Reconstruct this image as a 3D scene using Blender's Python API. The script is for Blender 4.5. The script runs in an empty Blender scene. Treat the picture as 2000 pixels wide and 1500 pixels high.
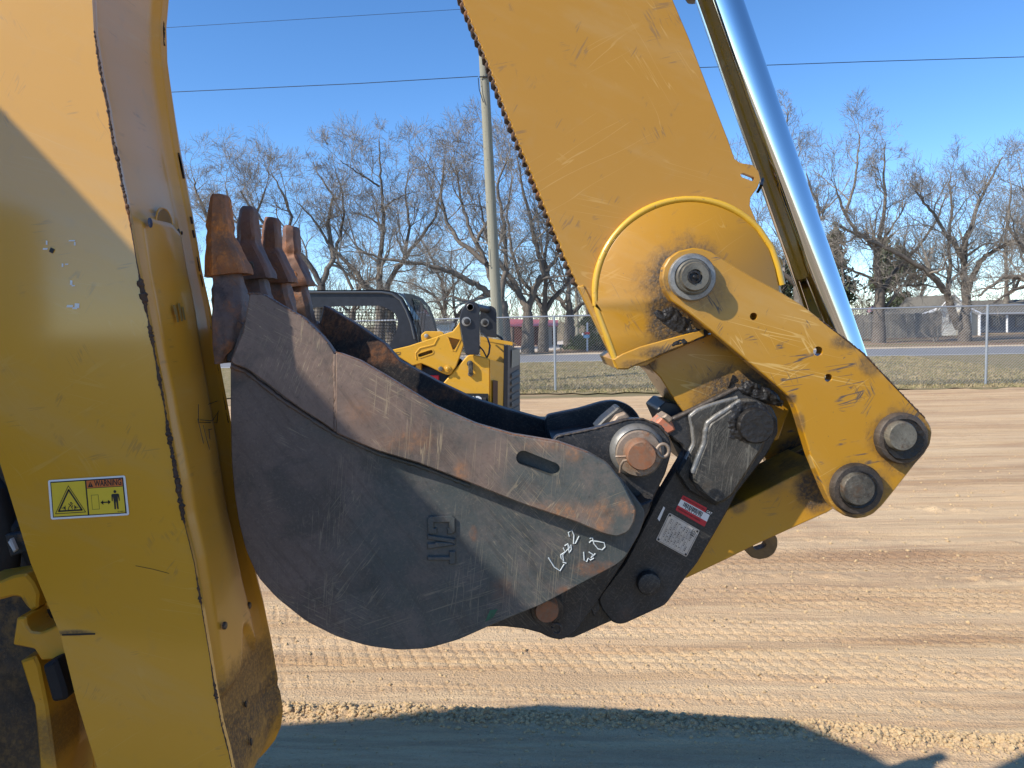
import bpy, bmesh, math, random
import numpy as np
from mathutils import Vector, Matrix
from mathutils.geometry import tessellate_polygon

random.seed(7)
SC = bpy.context.scene
COL = SC.collection
PI = math.pi

# ---------------------------------------------------------------- camera
F = 1502.0
CAM_H = 1.78
PITCH = math.radians(4.55)
ROLL = math.radians(1.35)
CP = Vector((0, 0, CAM_H))
_f = Vector((0, math.cos(PITCH), -math.sin(PITCH)))
_r0 = Vector((1, 0, 0)); _u0 = Vector((0, math.sin(PITCH), math.cos(PITCH)))
_r = _r0 * math.cos(ROLL) - _u0 * math.sin(ROLL)
_u = _r0 * math.sin(ROLL) + _u0 * math.cos(ROLL)
cd = bpy.data.cameras.new('camera'); cam = bpy.data.objects.new('camera', cd); COL.objects.link(cam)
M = Matrix((( _r.x, _u.x, -_f.x, 0), (_r.y, _u.y, -_f.y, 0), (_r.z, _u.z, -_f.z, CAM_H), (0, 0, 0, 1)))
cam.matrix_world = M
cd.sensor_width = 36; cd.lens = 36 * F / 2000
cd.clip_start = 0.05; cd.clip_end = 3000
SC.camera = cam
SC.render.resolution_x = 1024; SC.render.resolution_y = 768

# ---------------------------------------------------------------- light
LIGHT = Vector((1.10, 0.56, -1.0)).normalized()
sd = bpy.data.lights.new('sun', 'SUN'); sun = bpy.data.objects.new('sun', sd); COL.objects.link(sun)
sun.rotation_euler = LIGHT.to_track_quat('-Z', 'Y').to_euler()
sun.location = (-20, -10, 20)
sd.energy = 5.0; sd.angle = math.radians(0.53); sd.color = (1.0, 0.93, 0.82)
W_ = bpy.data.worlds.new('World'); SC.world = W_; W_.use_nodes = True
wn = W_.node_tree.nodes; wl = W_.node_tree.links
sky = wn.new('ShaderNodeTexSky'); sky.sky_type = 'NISHITA'; sky.sun_disc = False
sky.sun_elevation = math.asin(-LIGHT.z); sky.sun_rotation = math.atan2(-LIGHT.x, -LIGHT.y)
sky.altitude = 2600; sky.air_density = 1.0; sky.dust_density = 0.0; sky.ozone_density = 3.5
hs = wn.new('ShaderNodeHueSaturation'); hs.inputs['Saturation'].default_value = 1.17; hs.inputs['Hue'].default_value = 0.501; wl.new(sky.outputs[0], hs.inputs['Color'])
wl.new(hs.outputs[0], wn['Background'].inputs[0]); wn['Background'].inputs[1].default_value = 0.15; hs.inputs['Value'].default_value = 1.16
SC.view_settings.view_transform = 'Standard'; SC.view_settings.look = 'None'
SC.view_settings.gamma = 1; SC.view_settings.exposure = 0.42
SC.view_settings.use_curve_mapping = False

# ---------------------------------------------------------------- pixel -> place
def ray(px, py):
    return _f * F + _r * (px - 1000) + _u * (750 - py)
def P(px, py, Y):
    d = ray(px, py); t = Y / d.y
    return CP + d * t
def W(px, py, Y):
    p = P(px, py, Y); return (p.x, p.z)
def G(px, py, z=0.0):
    d = ray(px, py); t = (z - CAM_H) / d.z
    return CP + d * t

# ---------------------------------------------------------------- meshes
class MB:
    def __init__(s): s.v = []; s.f = []
    def add(s, vs, fs):
        o = len(s.v); s.v.extend(tuple(v) for v in vs); s.f.extend(tuple(i + o for i in f) for f in fs)
        return s
    def box(s, c, d, rot=None, ch=0.0):
        hx, hy, hz = d[0]/2, d[1]/2, d[2]/2
        if ch <= 0:
            vs = [Vector((x, y, z)) for x in (-hx, hx) for y in (-hy, hy) for z in (-hz, hz)]
            fs = [(0,1,3,2),(4,6,7,5),(0,4,5,1),(2,3,7,6),(0,2,6,4),(1,5,7,3)]
        else:
            bm = bmesh.new(); bmesh.ops.create_cube(bm, size=1)
            for v in bm.verts: v.co = Vector((v.co.x*d[0], v.co.y*d[1], v.co.z*d[2]))
            bmesh.ops.bevel(bm, geom=bm.edges[:], offset=ch, segments=2, affect='EDGES', profile=0.6)
            bm.verts.index_update()
            vs = [v.co.copy() for v in bm.verts]; fs = [tuple(v.index for v in f.verts) for f in bm.faces]; bm.free()
        c = Vector(c)
        if rot is not None: vs = [rot @ v for v in vs]
        return s.add([v + c for v in vs], fs)
    def tube(s, pts, rs, n=8, cap=True):
        pts = [Vector(p) for p in pts]
        if not hasattr(rs, '__len__'): rs = [rs] * len(pts)
        vs = []; fs = []; ref = None
        for i, p in enumerate(pts):
            a = pts[max(i-1, 0)]; b = pts[min(i+1, len(pts)-1)]; d = (b - a)
            if d.length < 1e-9: d = Vector((0, 0, 1))
            d.normalize()
            if ref is None: ref = Vector((1, 0, 0)) if abs(d.x) < 0.8 else Vector((0, 1, 0))
            e = (ref - d * ref.dot(d)).normalized(); g = d.cross(e); ref = e
            for k in range(n):
                an = 2*PI*k/n; vs.append(p + (e*math.cos(an) + g*math.sin(an)) * rs[i])
        for i in range(len(pts)-1):
            for k in range(n):
                fs.append((i*n+k, i*n+(k+1) % n, (i+1)*n+(k+1) % n, (i+1)*n+k))
        if cap: fs.append(tuple(range(n))[::-1]); fs.append(tuple((len(pts)-1)*n+k for k in range(n)))
        return s.add(vs, fs)
    def rev(s, c, prof, n=36, jit=0.0):
        # revolve about the Y axis through (cx, cz); prof = [(radius, y), ...]
        vs = []; fs = []
        for (r, y) in prof:
            for k in range(n):
                an = 2*PI*k/n; rr = r * (1 + jit*random.uniform(-1, 1))
                vs.append((c[0] + rr*math.cos(an), y + jit*0.1*r*random.uniform(-1, 1), c[1] + rr*math.sin(an)))
        for i in range(len(prof)-1):
            for k in range(n): fs.append((i*n+k, i*n+(k+1) % n, (i+1)*n+(k+1) % n, (i+1)*n+k))
        fs.append(tuple(range(n))); fs.append(tuple((len(prof)-1)*n+k for k in range(n))[::-1])
        return s.add(vs, fs)
    def prism(s, poly, Y0, Y1, holes=(), ch=0.002):
        poly = [Vector((p[0], p[1])) for p in poly]
        A = sum(poly[i].x*poly[(i+1) % len(poly)].y - poly[(i+1) % len(poly)].x*poly[i].y for i in range(len(poly)))
        if A < 0: poly.reverse()
        n = len(poly)
        def inset(c):
            out = []
            for i in range(n):
                a = poly[i] - poly[i-1]; b = poly[(i+1) % n] - poly[i]
                na = Vector((-a.y, a.x)).normalized() if a.length > 1e-9 else Vector((0, 0))
                nb = Vector((-b.y, b.x)).normalized() if b.length > 1e-9 else na
                m = na + nb
                m = m / max(m.length_squared/2, 0.6) if m.length > 1e-6 else na
                out.append(poly[i] + m*c)
            return out
        hs = [[Vector((p[0], p[1])) for p in h] for h in holes]
        cap = inset(ch) if ch > 0 else poly
        loops = [[Vector((p.x, p.y, 0)) for p in cap]] + [[Vector((p.x, p.y, 0)) for p in h] for h in hs]
        tri = tessellate_polygon(loops)
        allp = [p for l in [cap] + hs for p in l]
        vs = [(p.x, Y0, p.y) for p in allp]; fs = [tuple(t) for t in tri]
        nb = len(allp)
        full = [p for l in [poly] + hs for p in l]
        vs += [(p.x, Y1, p.y) for p in full]; fs += [tuple(i + nb for i in t)[::-1] for t in tri]
        mid = len(vs); vs += [(p.x, Y0 + max(ch, 0.0), p.y) for p in poly]
        for i in range(n):
            j = (i+1) % n
            if ch > 0:
                fs.append((i, j, mid+j, mid+i)); fs.append((mid+i, mid+j, nb+j, nb+i))
            else: fs.append((i, j, nb+j, nb+i))
        o = n
        for h in hs:
            m = len(h)
            for i in range(m):
                j = (i+1) % m; fs.append((o+i, o+j, nb+o+j, nb+o+i))
            o += m
        return s.add(vs, fs)

def fillet(pts, r, seg=4):
    out = []; n = len(pts)
    for i in range(n):
        p = Vector(pts[i][:2]); a = Vector(pts[i-1][:2]); b = Vector(pts[(i+1) % n][:2])
        rr = r if len(pts[i]) < 3 else pts[i][2]
        da = a - p; db = b - p
        ta = min(rr, da.length*0.45); tb = min(rr, db.length*0.45)
        if ta < 0.3 or da.length < 1e-6 or db.length < 1e-6: out.append((p.x, p.y)); continue
        q0 = p + da.normalized()*ta; q1 = p + db.normalized()*tb
        for k in range(seg+1):
            t = k/seg; q = q0*(1-t)**2 + p*2*t*(1-t) + q1*t*t; out.append((q.x, q.y))
    return out
def circ(cx, cy, r, n=32, ry=None, a0=0.0):
    ry = ry or r
    return [(cx + r*math.cos(a0+2*PI*k/n), cy + ry*math.sin(a0+2*PI*k/n)) for k in range(n)]
def WP(pts, Y): return [W(x, y, Y) for x, y in pts]
def plate(pts, Y0, Y1, r=3, holes=(), ch=0.002, mb=None):
    mb = mb or MB()
    mb.prism(WP(fillet(pts, r) if r else pts, Y0), Y0, Y1, [WP(h, Y0) for h in holes], ch)
    return mb
def revp(cx, cy, Yr, prof, n=40, mb=None, jit=0.0):
    mb = mb or MB(); s = Yr / F
    mb.rev(W(cx, cy, Yr), [(r*s, y) for r, y in prof], n, jit); return mb

def link(name, data, parent=None):
    o = bpy.data.objects.new(name, data); COL.objects.link(o)
    if parent is not None:
        o.parent = parent
        # parents never rotate: a child mesh lives in world metres, so undo the parents' offset
        off = Vector((0, 0, 0)); q = parent
        while q is not None: off += q.location; q = q.parent
        o.location = -off
    return o
def OB(name, mb, mat, parent=None, ang=35, recalc=True, label=None):
    me = bpy.data.meshes.new(name); me.from_pydata([tuple(v) for v in mb.v], [], mb.f)
    if recalc:
        bm = bmesh.new(); bm.from_mesh(me); bmesh.ops.recalc_face_normals(bm, faces=bm.faces[:]); bm.to_mesh(me); bm.free()
    if ang:
        me.polygons.foreach_set('use_smooth', [True]*len(me.polygons)); me.set_sharp_from_angle(angle=math.radians(ang))
    me.materials.append(mat); me.update()
    o = link(name, me, parent)
    if label: o['label'] = label
    return o
def tag(o, label=None, cat=None, group=None, kind=None):
    if label: o['label'] = label
    if cat: o['category'] = cat
    if group: o['group'] = group
    if kind: o['kind'] = kind
    return o
def THING(name, loc, label, cat, group=None):
    o = bpy.data.objects.new(name, None); COL.objects.link(o); o.location = loc; o.empty_display_size = 0.2
    return tag(o, label, cat, group)
def text_mb(txt, o, u, v, size, depth=0.0005, bold=0.0, sx=1.0, mb=None, align='LEFT', fit=None):
    cu = bpy.data.curves.new('t', 'FONT'); cu.body = txt; cu.size = 1.0; cu.offset = bold; cu.resolution_u = 2
    cu.align_x = align
    ob = bpy.data.objects.new('t', cu); COL.objects.link(ob)
    dg = bpy.context.evaluated_depsgraph_get(); me = bpy.data.meshes.new_from_object(ob.evaluated_get(dg))
    mb = mb or MB(); o = Vector(o); u = Vector(u).normalized(); v = Vector(v).normalized(); n = u.cross(v)
    if fit: sx = fit / (max(p.co.x for p in me.vertices) * size)
    vs = [o + u*(p.co.x*size*sx) + v*(p.co.y*size) + n*depth for p in me.vertices]
    mb.add(vs, [tuple(p.vertices) for p in me.polygons])
    bpy.data.objects.remove(ob); bpy.data.curves.remove(cu); bpy.data.meshes.remove(me)
    return mb

# ---------------------------------------------------------------- materials
class MT:
    def __init__(s, name, rough=0.5, metal=0.0, spec=0.5):
        s.m = bpy.data.materials.new(name); s.m.use_nodes = True; s.nt = s.m.node_tree
        s.b = s.nt.nodes['Principled BSDF']; s.b.inputs['Roughness'].default_value = rough
        s.b.inputs['Metallic'].default_value = metal; s.b.inputs['Specular IOR Level'].default_value = spec
        g = s.nt.nodes.new('ShaderNodeNewGeometry'); s.pos = g.outputs['Position']; s.geo = g
    def L(s, a, b):
        s.nt.links.new(a, b)
    def inp(s, sock, v):
        if isinstance(v, bpy.types.NodeSocket): s.L(v, sock)
        else:
            try: sock.default_value = v
            except Exception: sock.default_value = (*v, 1.0)
    def noise(s, scale, detail=4, vec=None, dist=0.0, rough=0.5):
        n = s.nt.nodes.new('ShaderNodeTexNoise'); s.L(vec or s.pos, n.inputs['Vector'])
        n.inputs['Scale'].default_value = scale; n.inputs['Detail'].default_value = detail
        n.inputs['Distortion'].default_value = dist; n.inputs['Roughness'].default_value = rough
        return n.outputs['Fac']
    def voro(s, scale, vec=None, feat='F1'):
        n = s.nt.nodes.new('ShaderNodeTexVoronoi'); n.feature = feat; s.L(vec or s.pos, n.inputs['Vector'])
        n.inputs['Scale'].default_value = scale; return n.outputs['Distance']
    def map(s, size, rot=(0, 0, 0), loc=(0, 0, 0), vec=None):
        n = s.nt.nodes.new('ShaderNodeMapping'); n.vector_type = 'TEXTURE'; s.L(vec or s.pos, n.inputs['Vector'])
        n.inputs['Location'].default_value = loc; n.inputs['Rotation'].default_value = rot; n.inputs['Scale'].default_value = size
        return n.outputs[0]
    def math(s, op, a, b=0.0, c=None, clamp=False):
        n = s.nt.nodes.new('ShaderNodeMath'); n.operation = op; n.use_clamp = clamp
        s.inp(n.inputs[0], a); s.inp(n.inputs[1], b)
        if c is not None: s.inp(n.inputs[2], c)
        return n.outputs[0]
    def step(s, v, a, b):
        n = s.nt.nodes.new('ShaderNodeMapRange'); n.interpolation_type = 'SMOOTHSTEP'
        s.inp(n.inputs['Value'], v); n.inputs['From Min'].default_value = a; n.inputs['From Max'].default_value = b
        return n.outputs[0]
    def mix(s, f, a, b, mode='MIX'):
        n = s.nt.nodes.new('ShaderNodeMix'); n.data_type = 'RGBA'; n.blend_type = mode; n.clamp_factor = True
        s.inp(n.inputs[0], f); s.inp(n.inputs[6], a); s.inp(n.inputs[7], b); return n.outputs[2]
    def sep(s):
        n = s.nt.nodes.new('ShaderNodeSeparateXYZ'); s.L(s.pos, n.inputs[0]); return n.outputs
    def lines(s, angle, length, width, eps=0.02, seed=0.0, mask=0.55, mscale=9):
        """thin curved scratches in the X-Z plane, running at the given angle"""
        v = s.map((length, 1.0, width), rot=(0, -angle, 0), loc=(seed, seed*0.7, seed*1.3))
        n = s.noise(1.0, 2, v, 0.3)
        a = s.math('ABSOLUTE', s.math('SUBTRACT', n, 0.5))
        l = s.math('SUBTRACT', 1.0, s.step(a, eps*0.3, eps))
        m = s.step(s.noise(mscale, 3, s.map((1, 1, 1), loc=(seed*3+5, 0, seed))), mask, mask+0.08)
        return s.math('MULTIPLY', l, m)
    def spot(s, p, r, k=1.0, soft=0.6, nz=None, sq=(1, 1)):
        """blotch round a point (x, z): 1 inside, ragged edge"""
        v = s.nt.nodes.new('ShaderNodeVectorMath'); v.operation = 'SUBTRACT'; s.L(s.pos, v.inputs[0]); v.inputs[1].default_value = (p[0], 0, p[1])
        m = s.nt.nodes.new('ShaderNodeVectorMath'); m.operation = 'MULTIPLY'; s.L(v.outputs[0], m.inputs[0]); m.inputs[1].default_value = (1/sq[0], 0, 1/sq[1])
        l = s.nt.nodes.new('ShaderNodeVectorMath'); l.operation = 'LENGTH'; s.L(m.outputs[0], l.inputs[0])
        d = s.math('DIVIDE', l.outputs['Value'], r)
        if nz is not None: d = s.math('ADD', d, s.math('MULTIPLY', s.math('SUBTRACT', nz, 0.5), 1.6))
        o = s.math('SUBTRACT', 1.0, s.step(d, 1-soft, 1.0+soft*0.3))
        return s.math('MULTIPLY', o, k)
    def bump(s, h, dist=0.002, strength=1.0):
        n = s.nt.nodes.new('ShaderNodeBump'); s.inp(n.inputs['Height'], h); n.inputs['Distance'].default_value = dist
        n.inputs['Strength'].default_value = strength; s.L(n.outputs[0], s.b.inputs['Normal']); return s
    def col(s, c): s.inp(s.b.inputs['Base Color'], c); return s
    def rough(s, r): s.inp(s.b.inputs['Roughness'], r); return s
    def metal(s, r): s.inp(s.b.inputs['Metallic'], r); return s
def mx(g, *a):
    o = a[0]
    for b in a[1:]: o = g.math('MAXIMUM', o, b)
    return o

def simple(name, c, rough=0.5, metal=0.0, var=0.15, sc=20, bump=0.0, spec=0.5):
    g = MT(name, rough, metal, spec); n = g.noise(sc, 5)
    c2 = tuple(x*(1-var*2) for x in c); c1 = tuple(min(x*(1+var), 1) for x in c)
    g.col(g.mix(n, c2, c1))
    if bump: g.bump(n, bump)
    return g.m

YEL = (0.455, 0.218, 0.010); YEL_D = (0.50, 0.265, 0.028)
def yellow(name, spots=(), scr=1.0, chips=0.62, coat=0.3, grime=(0.035, 0.028, 0.022), base=YEL, streak=None, cior=1.5):
    g = MT(name, 0.38, 0.0, 0.5)
    g.b.inputs['Coat Weight'].default_value = coat; g.b.inputs['Coat Roughness'].default_value = 0.09; g.b.inputs['Coat IOR'].default_value = cior
    c = g.mix(g.noise(1.6, 3), base, tuple(x*0.9 for x in base))
    c = g.mix(g.math('MULTIPLY', g.step(g.noise(30, 5), 0.55, 0.8), 0.25), c, (0.42, 0.25, 0.07))
    light = mx(g, g.lines(0.5, 0.5, 0.035, 0.007, 1.0, 0.53, 5), g.lines(-0.25, 0.7, 0.04, 0.006, 3.0, 0.53, 5), g.lines(2.1, 0.35, 0.03, 0.007, 5.0, 0.55, 6))
    c = g.mix(g.math('MULTIPLY', light, 0.40*scr), c, (0.72, 0.50, 0.18))
    dark = mx(g, g.lines(0.15, 0.22, 0.014, 0.03, 7.0, 0.635-.045*scr, 16), g.lines(1.0, 0.12, 0.012, 0.03, 9.0, 0.645-.045*scr, 18), g.lines(-1.1, 0.12, 0.012, 0.03, 11.0, 0.645-.045*scr, 14))
    chip = g.step(g.noise(55, 6, rough=0.65), chips+0.08, chips+0.1)
    chip = g.math('MULTIPLY', chip, g.step(g.noise(6, 2), 0.48, 0.6))
    chip = g.math('MAXIMUM', chip, g.math('MULTIPLY', g.step(g.noise(130, 3), chips+.115, chips+.13), .8))
    dust = g.math('MULTIPLY', g.step(g.noise(1.0, 5, g.map((.5, 1, .10), rot=(0, 0.45, 0)), rough=.65), .46, .72), .22)
    c = g.mix(dust, c, (0.50, 0.36, 0.17))
    dk = mx(g, g.math('MULTIPLY', dark, 0.9*scr), chip)
    c = g.mix(g.math('MULTIPLY', dk, 0.85), c, (0.10, 0.075, 0.06))
    r = g.math('ADD', 0.34, g.math('MULTIPLY', dk, 0.3))
    if spots:
        nz = g.noise(14, 8, rough=0.72); tot = None
        for sp in spots:
            o = g.spot(sp[0], sp[1], sp[2] if len(sp) > 2 else 0.9, 0.55, nz, sp[3] if len(sp) > 3 else (1, 1))
            tot = o if tot is None else g.math('MAXIMUM', tot, o)
        fine = g.step(g.noise(160, 5, rough=0.7), 0.3, 0.62)
        tot = g.math('MULTIPLY', tot, g.math('ADD', 0.55, g.math('MULTIPLY', fine, 0.45)))
        c = g.mix(tot, c, g.mix(g.noise(40, 4), grime, tuple(x*2.6 for x in grime)))
        r = g.math('ADD', r, g.math('MULTIPLY', tot, 0.35))
        g.L(g.math('MULTIPLY', g.math('SUBTRACT', 1.0, tot), coat), g.b.inputs['Coat Weight'])
        g.bump(g.math('ADD', g.noise(5, 2), g.math('MULTIPLY', tot, g.noise(220, 5))), 0.0015)
    else:
        g.bump(g.math('ADD', g.noise(4, 2), g.math('MULTIPLY', g.noise(400, 2), 0.01)), 0.002, 0.6)
    g.col(c); g.rough(r)
    return g.m

def steel(name, paint=(0.022, 0.027, 0.032), bare=(0.085, 0.068, 0.062), rust=(0.26, 0.10, 0.04), paint_amt=0.5, rust_amt=0.6,
          scr=1.0, grad=None, rspots=(), rough=0.5, scol=(0.38, 0.32, 0.22), metal=0.15):
    g = MT(name, rough, metal, 0.5)
    nb = g.noise(3.0, 6, rough=0.6, dist=0.4)
    if grad:
        x = g.sep()[0]; nb = g.math('ADD', nb, g.math('MULTIPLY', g.math('SUBTRACT', x, grad[0]), grad[1]))
    c = g.mix(g.step(nb, 1-paint_amt-0.12, 1-paint_amt+0.12), bare, paint)
    c = g.mix(g.math('MULTIPLY', g.step(g.noise(13, 9, rough=0.78), .42, .72), 0.5), c, tuple(x*1.7+0.008 for x in bare))
    c = g.mix(g.math('MULTIPLY', g.step(g.noise(7, 8, rough=0.7, dist=.5), .50, .66), 0.55), c, tuple(x*0.45 for x in paint))
    fine = g.step(g.noise(230, 5, rough=0.85), 0.50, 0.72)
    c = g.mix(g.math('MULTIPLY', fine, 0.50), c, (0.20, 0.165, 0.135))
    c = g.mix(g.math('MULTIPLY', g.step(g.noise(120, 6, rough=0.85), 0.53, 0.70), 0.55), c, tuple(x*0.3 for x in paint))
    c = g.mix(g.math('MULTIPLY', g.step(g.noise(1.0, 6, g.map((.16, 1, .012), rot=(0, 0.95, 0)), rough=.75), .50, .68), .35), c, tuple(x*0.35 for x in bare))
    rn = g.step(g.noise(9, 9, rough=0.72), rust_amt, rust_amt+0.10)
    if rspots:
        nz = g.noise(12, 8, rough=0.75)
        for sp in rspots: rn = g.math('MAXIMUM', rn, g.spot(sp[0], sp[1], sp[2], 0.8, nz, sp[3] if len(sp) > 3 else (1, 1)))
    rc = g.mix(g.noise(60, 5), tuple(x*0.45 for x in rust), tuple(min(1, x*1.5) for x in rust))
    gr = g.math('MULTIPLY', g.step(g.noise(75, 7, rough=0.8), .40, .60), g.step(g.noise(1.0, 5, g.map((.03, 1, .012), rot=(0, -1.25, 0)), rough=.7), .34, .58))
    c = g.mix(g.math('MULTIPLY', rn, g.math('ADD', 0.22, g.math('MULTIPLY', gr, 0.75))), c, rc)
    if scr > 0:
        s = None
        for k, (an, ln, wd, sd_, mk) in enumerate([(0.9, 0.22, 0.009, 1.0, 0.54), (-0.5, 0.16, 0.007, 2.3, 0.55), (1.45, 0.3, 0.010, 4.1, 0.54), (0.3, 0.26, 0.008, 6.7, 0.56), (2.3, 0.2, 0.008, 8.9, 0.57), (1.15, 0.12, 0.004, 12.9, 0.58)]):
            l = g.lines(an, ln, wd, 0.014, sd_, mk, 4.5)
            s = l if s is None else g.math('MAXIMUM', s, l)
        c = g.mix(g.math('MULTIPLY', s, 0.30*scr), c, scol)
    g.col(c)
    g.rough(g.math('ADD', rough-0.12, g.math('MULTIPLY', g.noise(26, 6, rough=0.7), 0.35)))
    g.bump(g.math('ADD', g.math('MULTIPLY', g.noise(120, 6, rough=0.7), 0.35), g.math('ADD', g.noise(8, 4), g.math('MULTIPLY', rn, 0.5))), 0.0012, 0.9)
    return g.m
# ================================================================ plain materials
M_CHROME = None
g = MT('chrome', 0.06, 1.0); g.col((0.72, 0.73, 0.75)); g.rough(g.math('ADD', 0.04, g.math('MULTIPLY', g.noise(40, 3), 0.04))); M_CHROME = g.m
M_BLACK = simple('black_steel', (0.018, 0.019, 0.021), 0.45, var=0.4, sc=25, bump=0.0004)
M_RUBBER = simple('black_rubber', (0.02, 0.02, 0.022), 0.75, var=0.3, bump=0.001)
M_GREASE = simple('black_grease', (0.016, 0.014, 0.013), 0.5, var=0.6, sc=90, bump=0.003, spec=0.5)
M_PINGREY = steel('pin_grey', paint=(0.03, 0.028, 0.024), bare=(0.17, 0.16, 0.13), rust=(0.10, 0.06, 0.035), paint_amt=0.52, rust_amt=0.56, scr=0.5, metal=0.3, rough=0.45)
M_WASHER = steel('washer_steel', paint=(0.04, 0.038, 0.034), bare=(0.27, 0.27, 0.26), rust=(0.10, 0.07, 0.05), paint_amt=0.35, rust_amt=0.6, scr=0.5, metal=0.45, rough=0.42)
M_COLLAR = steel('collar_steel', paint=(0.018, 0.016, 0.014), bare=(0.075, 0.058, 0.046), rust=(0.14, 0.08, 0.04), paint_amt=0.5, rust_amt=0.62, scr=0.4, metal=0.2)
M_PINRUST = steel('pin_rust', paint=(0.30, 0.16, 0.09), bare=(0.20, 0.12, 0.075), rust=(0.30, 0.11, 0.045), paint_amt=0.4, rust_amt=0.45, scr=0.0, metal=0.1, rough=0.7)
M_RINGRUST = steel('ring_rust', paint=(0.36, 0.25, 0.15), bare=(0.27, 0.21, 0.16), rust=(0.30, 0.13, 0.055), paint_amt=0.45, rust_amt=0.52, scr=0.2, metal=0.25, rough=0.5)
M_WELDRUST = steel('edge_rust', paint=(0.045, 0.028, 0.02), bare=(0.08, 0.045, 0.028), rust=(0.22, 0.09, 0.03), paint_amt=0.5, rust_amt=0.55, scr=0.0, rough=0.75)
def flat(name, c, rough=0.5, var=0.05, sc=40): return simple(name, c, rough, var=var, sc=sc)
M_WHITE = flat('decal_white', (0.78, 0.78, 0.76)); M_DBLACK = flat('decal_black', (0.015, 0.015, 0.015)); M_DYEL = flat('decal_yellow', (0.72, 0.52, 0.03))
M_DORANGE = flat('decal_orange', (0.62, 0.16, 0.03)); M_RED = flat('decal_red', (0.55, 0.02, 0.035)); M_PAINTPEN = flat('paint_pen_white', (0.62, 0.68, 0.70), 0.6, 0.2, 120)

# ================================================================ BACKHOE
hoe = THING('backhoe_loader', (-0.5, 1.35, 0.0), 'scratched yellow backhoe with its boom at the left and toothed steel bucket curled beside it', 'backhoe')

# ---------------- boom
YB0, YB1 = 1.20, 1.435
near = [(181,-420),(181,-200),(180,0),(183,57),(195,138),(210,210),(220,276),(230,318),(240,369),(252,426),(268,520),(283,592),(292,640),(306,715),(318,775),(327,835),(348,950),(357,1010),(379,1100),(393,1184),(409,1280),(421,1355),(432,1415),(444,1460),(455,1510),(475,1600)]
far = [(330,-420),(326,-200),(322,0),(318,54),(321,120),(330,180),(339,240),(349,300),(360,354),(372,420),(390,532),(405,604),(415,670),(429,745),(441,805),(450,850),(470,990),(495,1115),(510,1175),(525,1250),(537,1328),(535,1337),(541,1352),(546,1388),(542,1420),(530,1447),(512,1470),(490,1492),(462,1515),(440,1530)]
nearW = [W(x, y, YB0) for x, y in near]; farW = [W(x, y, YB1) for x, y in far]
def xz(curve):
    zs = np.array([p[1] for p in curve])[::-1]; xs = np.array([p[0] for p in curve])[::-1]
    return lambda z: float(np.interp(z, zs, xs))
fn = xz(nearW); ff = xz(farW)
BP = dict(rsp=W(490,1400,1.3))
boom_spots = [((W(20,1420,1.2)), 0.05, 0.5)]
M_BOOM = yellow('boom_yellow', spots=[(W(140,1236,1.2), 0.012, 0.8, (3.5, 0.5))], scr=0.35, chips=0.68, coat=1.0, base=(0.66, 0.325, 0.014), cior=1.5)
left = [(190,1500),(150,1370),(118,1240),(60,1100),(0,905),(-80,650),(-150,300),(-190,-420)]
b = MB(); poly = nearW[:-1] + [W(475,1600,YB0), W(215,1600,YB0)] + [W(x, y, YB0) for x, y in left]
b.prism(poly, YB0, YB0+0.012, ch=0.0)
boom = OB('boom', b, M_BOOM, hoe)
# right flank with its pressed pocket, plates and the lip on the far side
zt = nearW[0][1]; zb = farW[-1][1]
NR, NC = 260, 40
def pocket(u, z):
    # upper pressed pocket (between the photo rows 380 and 1340) and its lower end
    zt_ = 1.975; zb_ = 1.165
    if u < 0.10 or u > 0.86: return 0.0
    du = min((u-0.13)/0.05, (0.80-u)/0.05)
    top = zt_ - 0.03*max(0, abs(u-0.45)-0.18)/0.3
    bot = zb_ + 0.075*math.exp(-((u-0.62)/0.13)**2)
    dz = min((top - z)/0.012, (z - bot)/0.012)
    return max(0.0, min(1.0, du, dz))
vs = []; fs = []
for i in range(NR+1):
    z = zt + (zb-zt)*i/NR
    xn, xf = fn(z), ff(z)
    if z < nearW[-1][1]: xn = min(xn, xf)
    for j in range(NC+1):
        u = j/NC; x = xn + (xf-xn)*u
        off = -0.012*min(1, max(0, (u-0.03)/0.04))
        if u > 0.86: off = -0.012*(1 - (u-0.86)/0.14) + 0.004*(u > 0.98)
        off += 0.011*pocket(u, z)
        off += 0.0022*math.sin(z*9 + u*5)*min(1, u*6)
        vs.append((x+off, YB0+0.002 + (YB1-YB0)*u, z))
for i in range(NR):
    for j in range(NC):
        a = i*(NC+1)+j; fs.append((a, a+1, a+NC+2, a+NC+1))
b = MB(); b.add(vs, fs)
M_FLANK = yellow('boom_flank_yellow', spots=[((ff(1.08)-0.045, 1.075), 0.085, 0.95, (1.0, 1.1)), ((ff(1.09)-0.02, 1.15), 0.04, 0.8, (.8, 1.6))], scr=0.3, chips=0.66, coat=0.25, grime=(0.05, 0.028, 0.016), base=(0.72, 0.335, 0.03))
flank = OB('flank_plate', b, M_FLANK, boom, ang=50)
# far side plate and back plate close the box section
b = MB(); b.prism([(p[0], p[1]) for p in farW] + [W(x, y, YB1) for x, y in [(230,1530),(190,1380),(150,1200),(90,1000),(40,650),(-60,200),(-90,-420)]], YB1, YB1+0.012, ch=0)
OB('far_plate', b, M_BOOM, boom)
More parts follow.
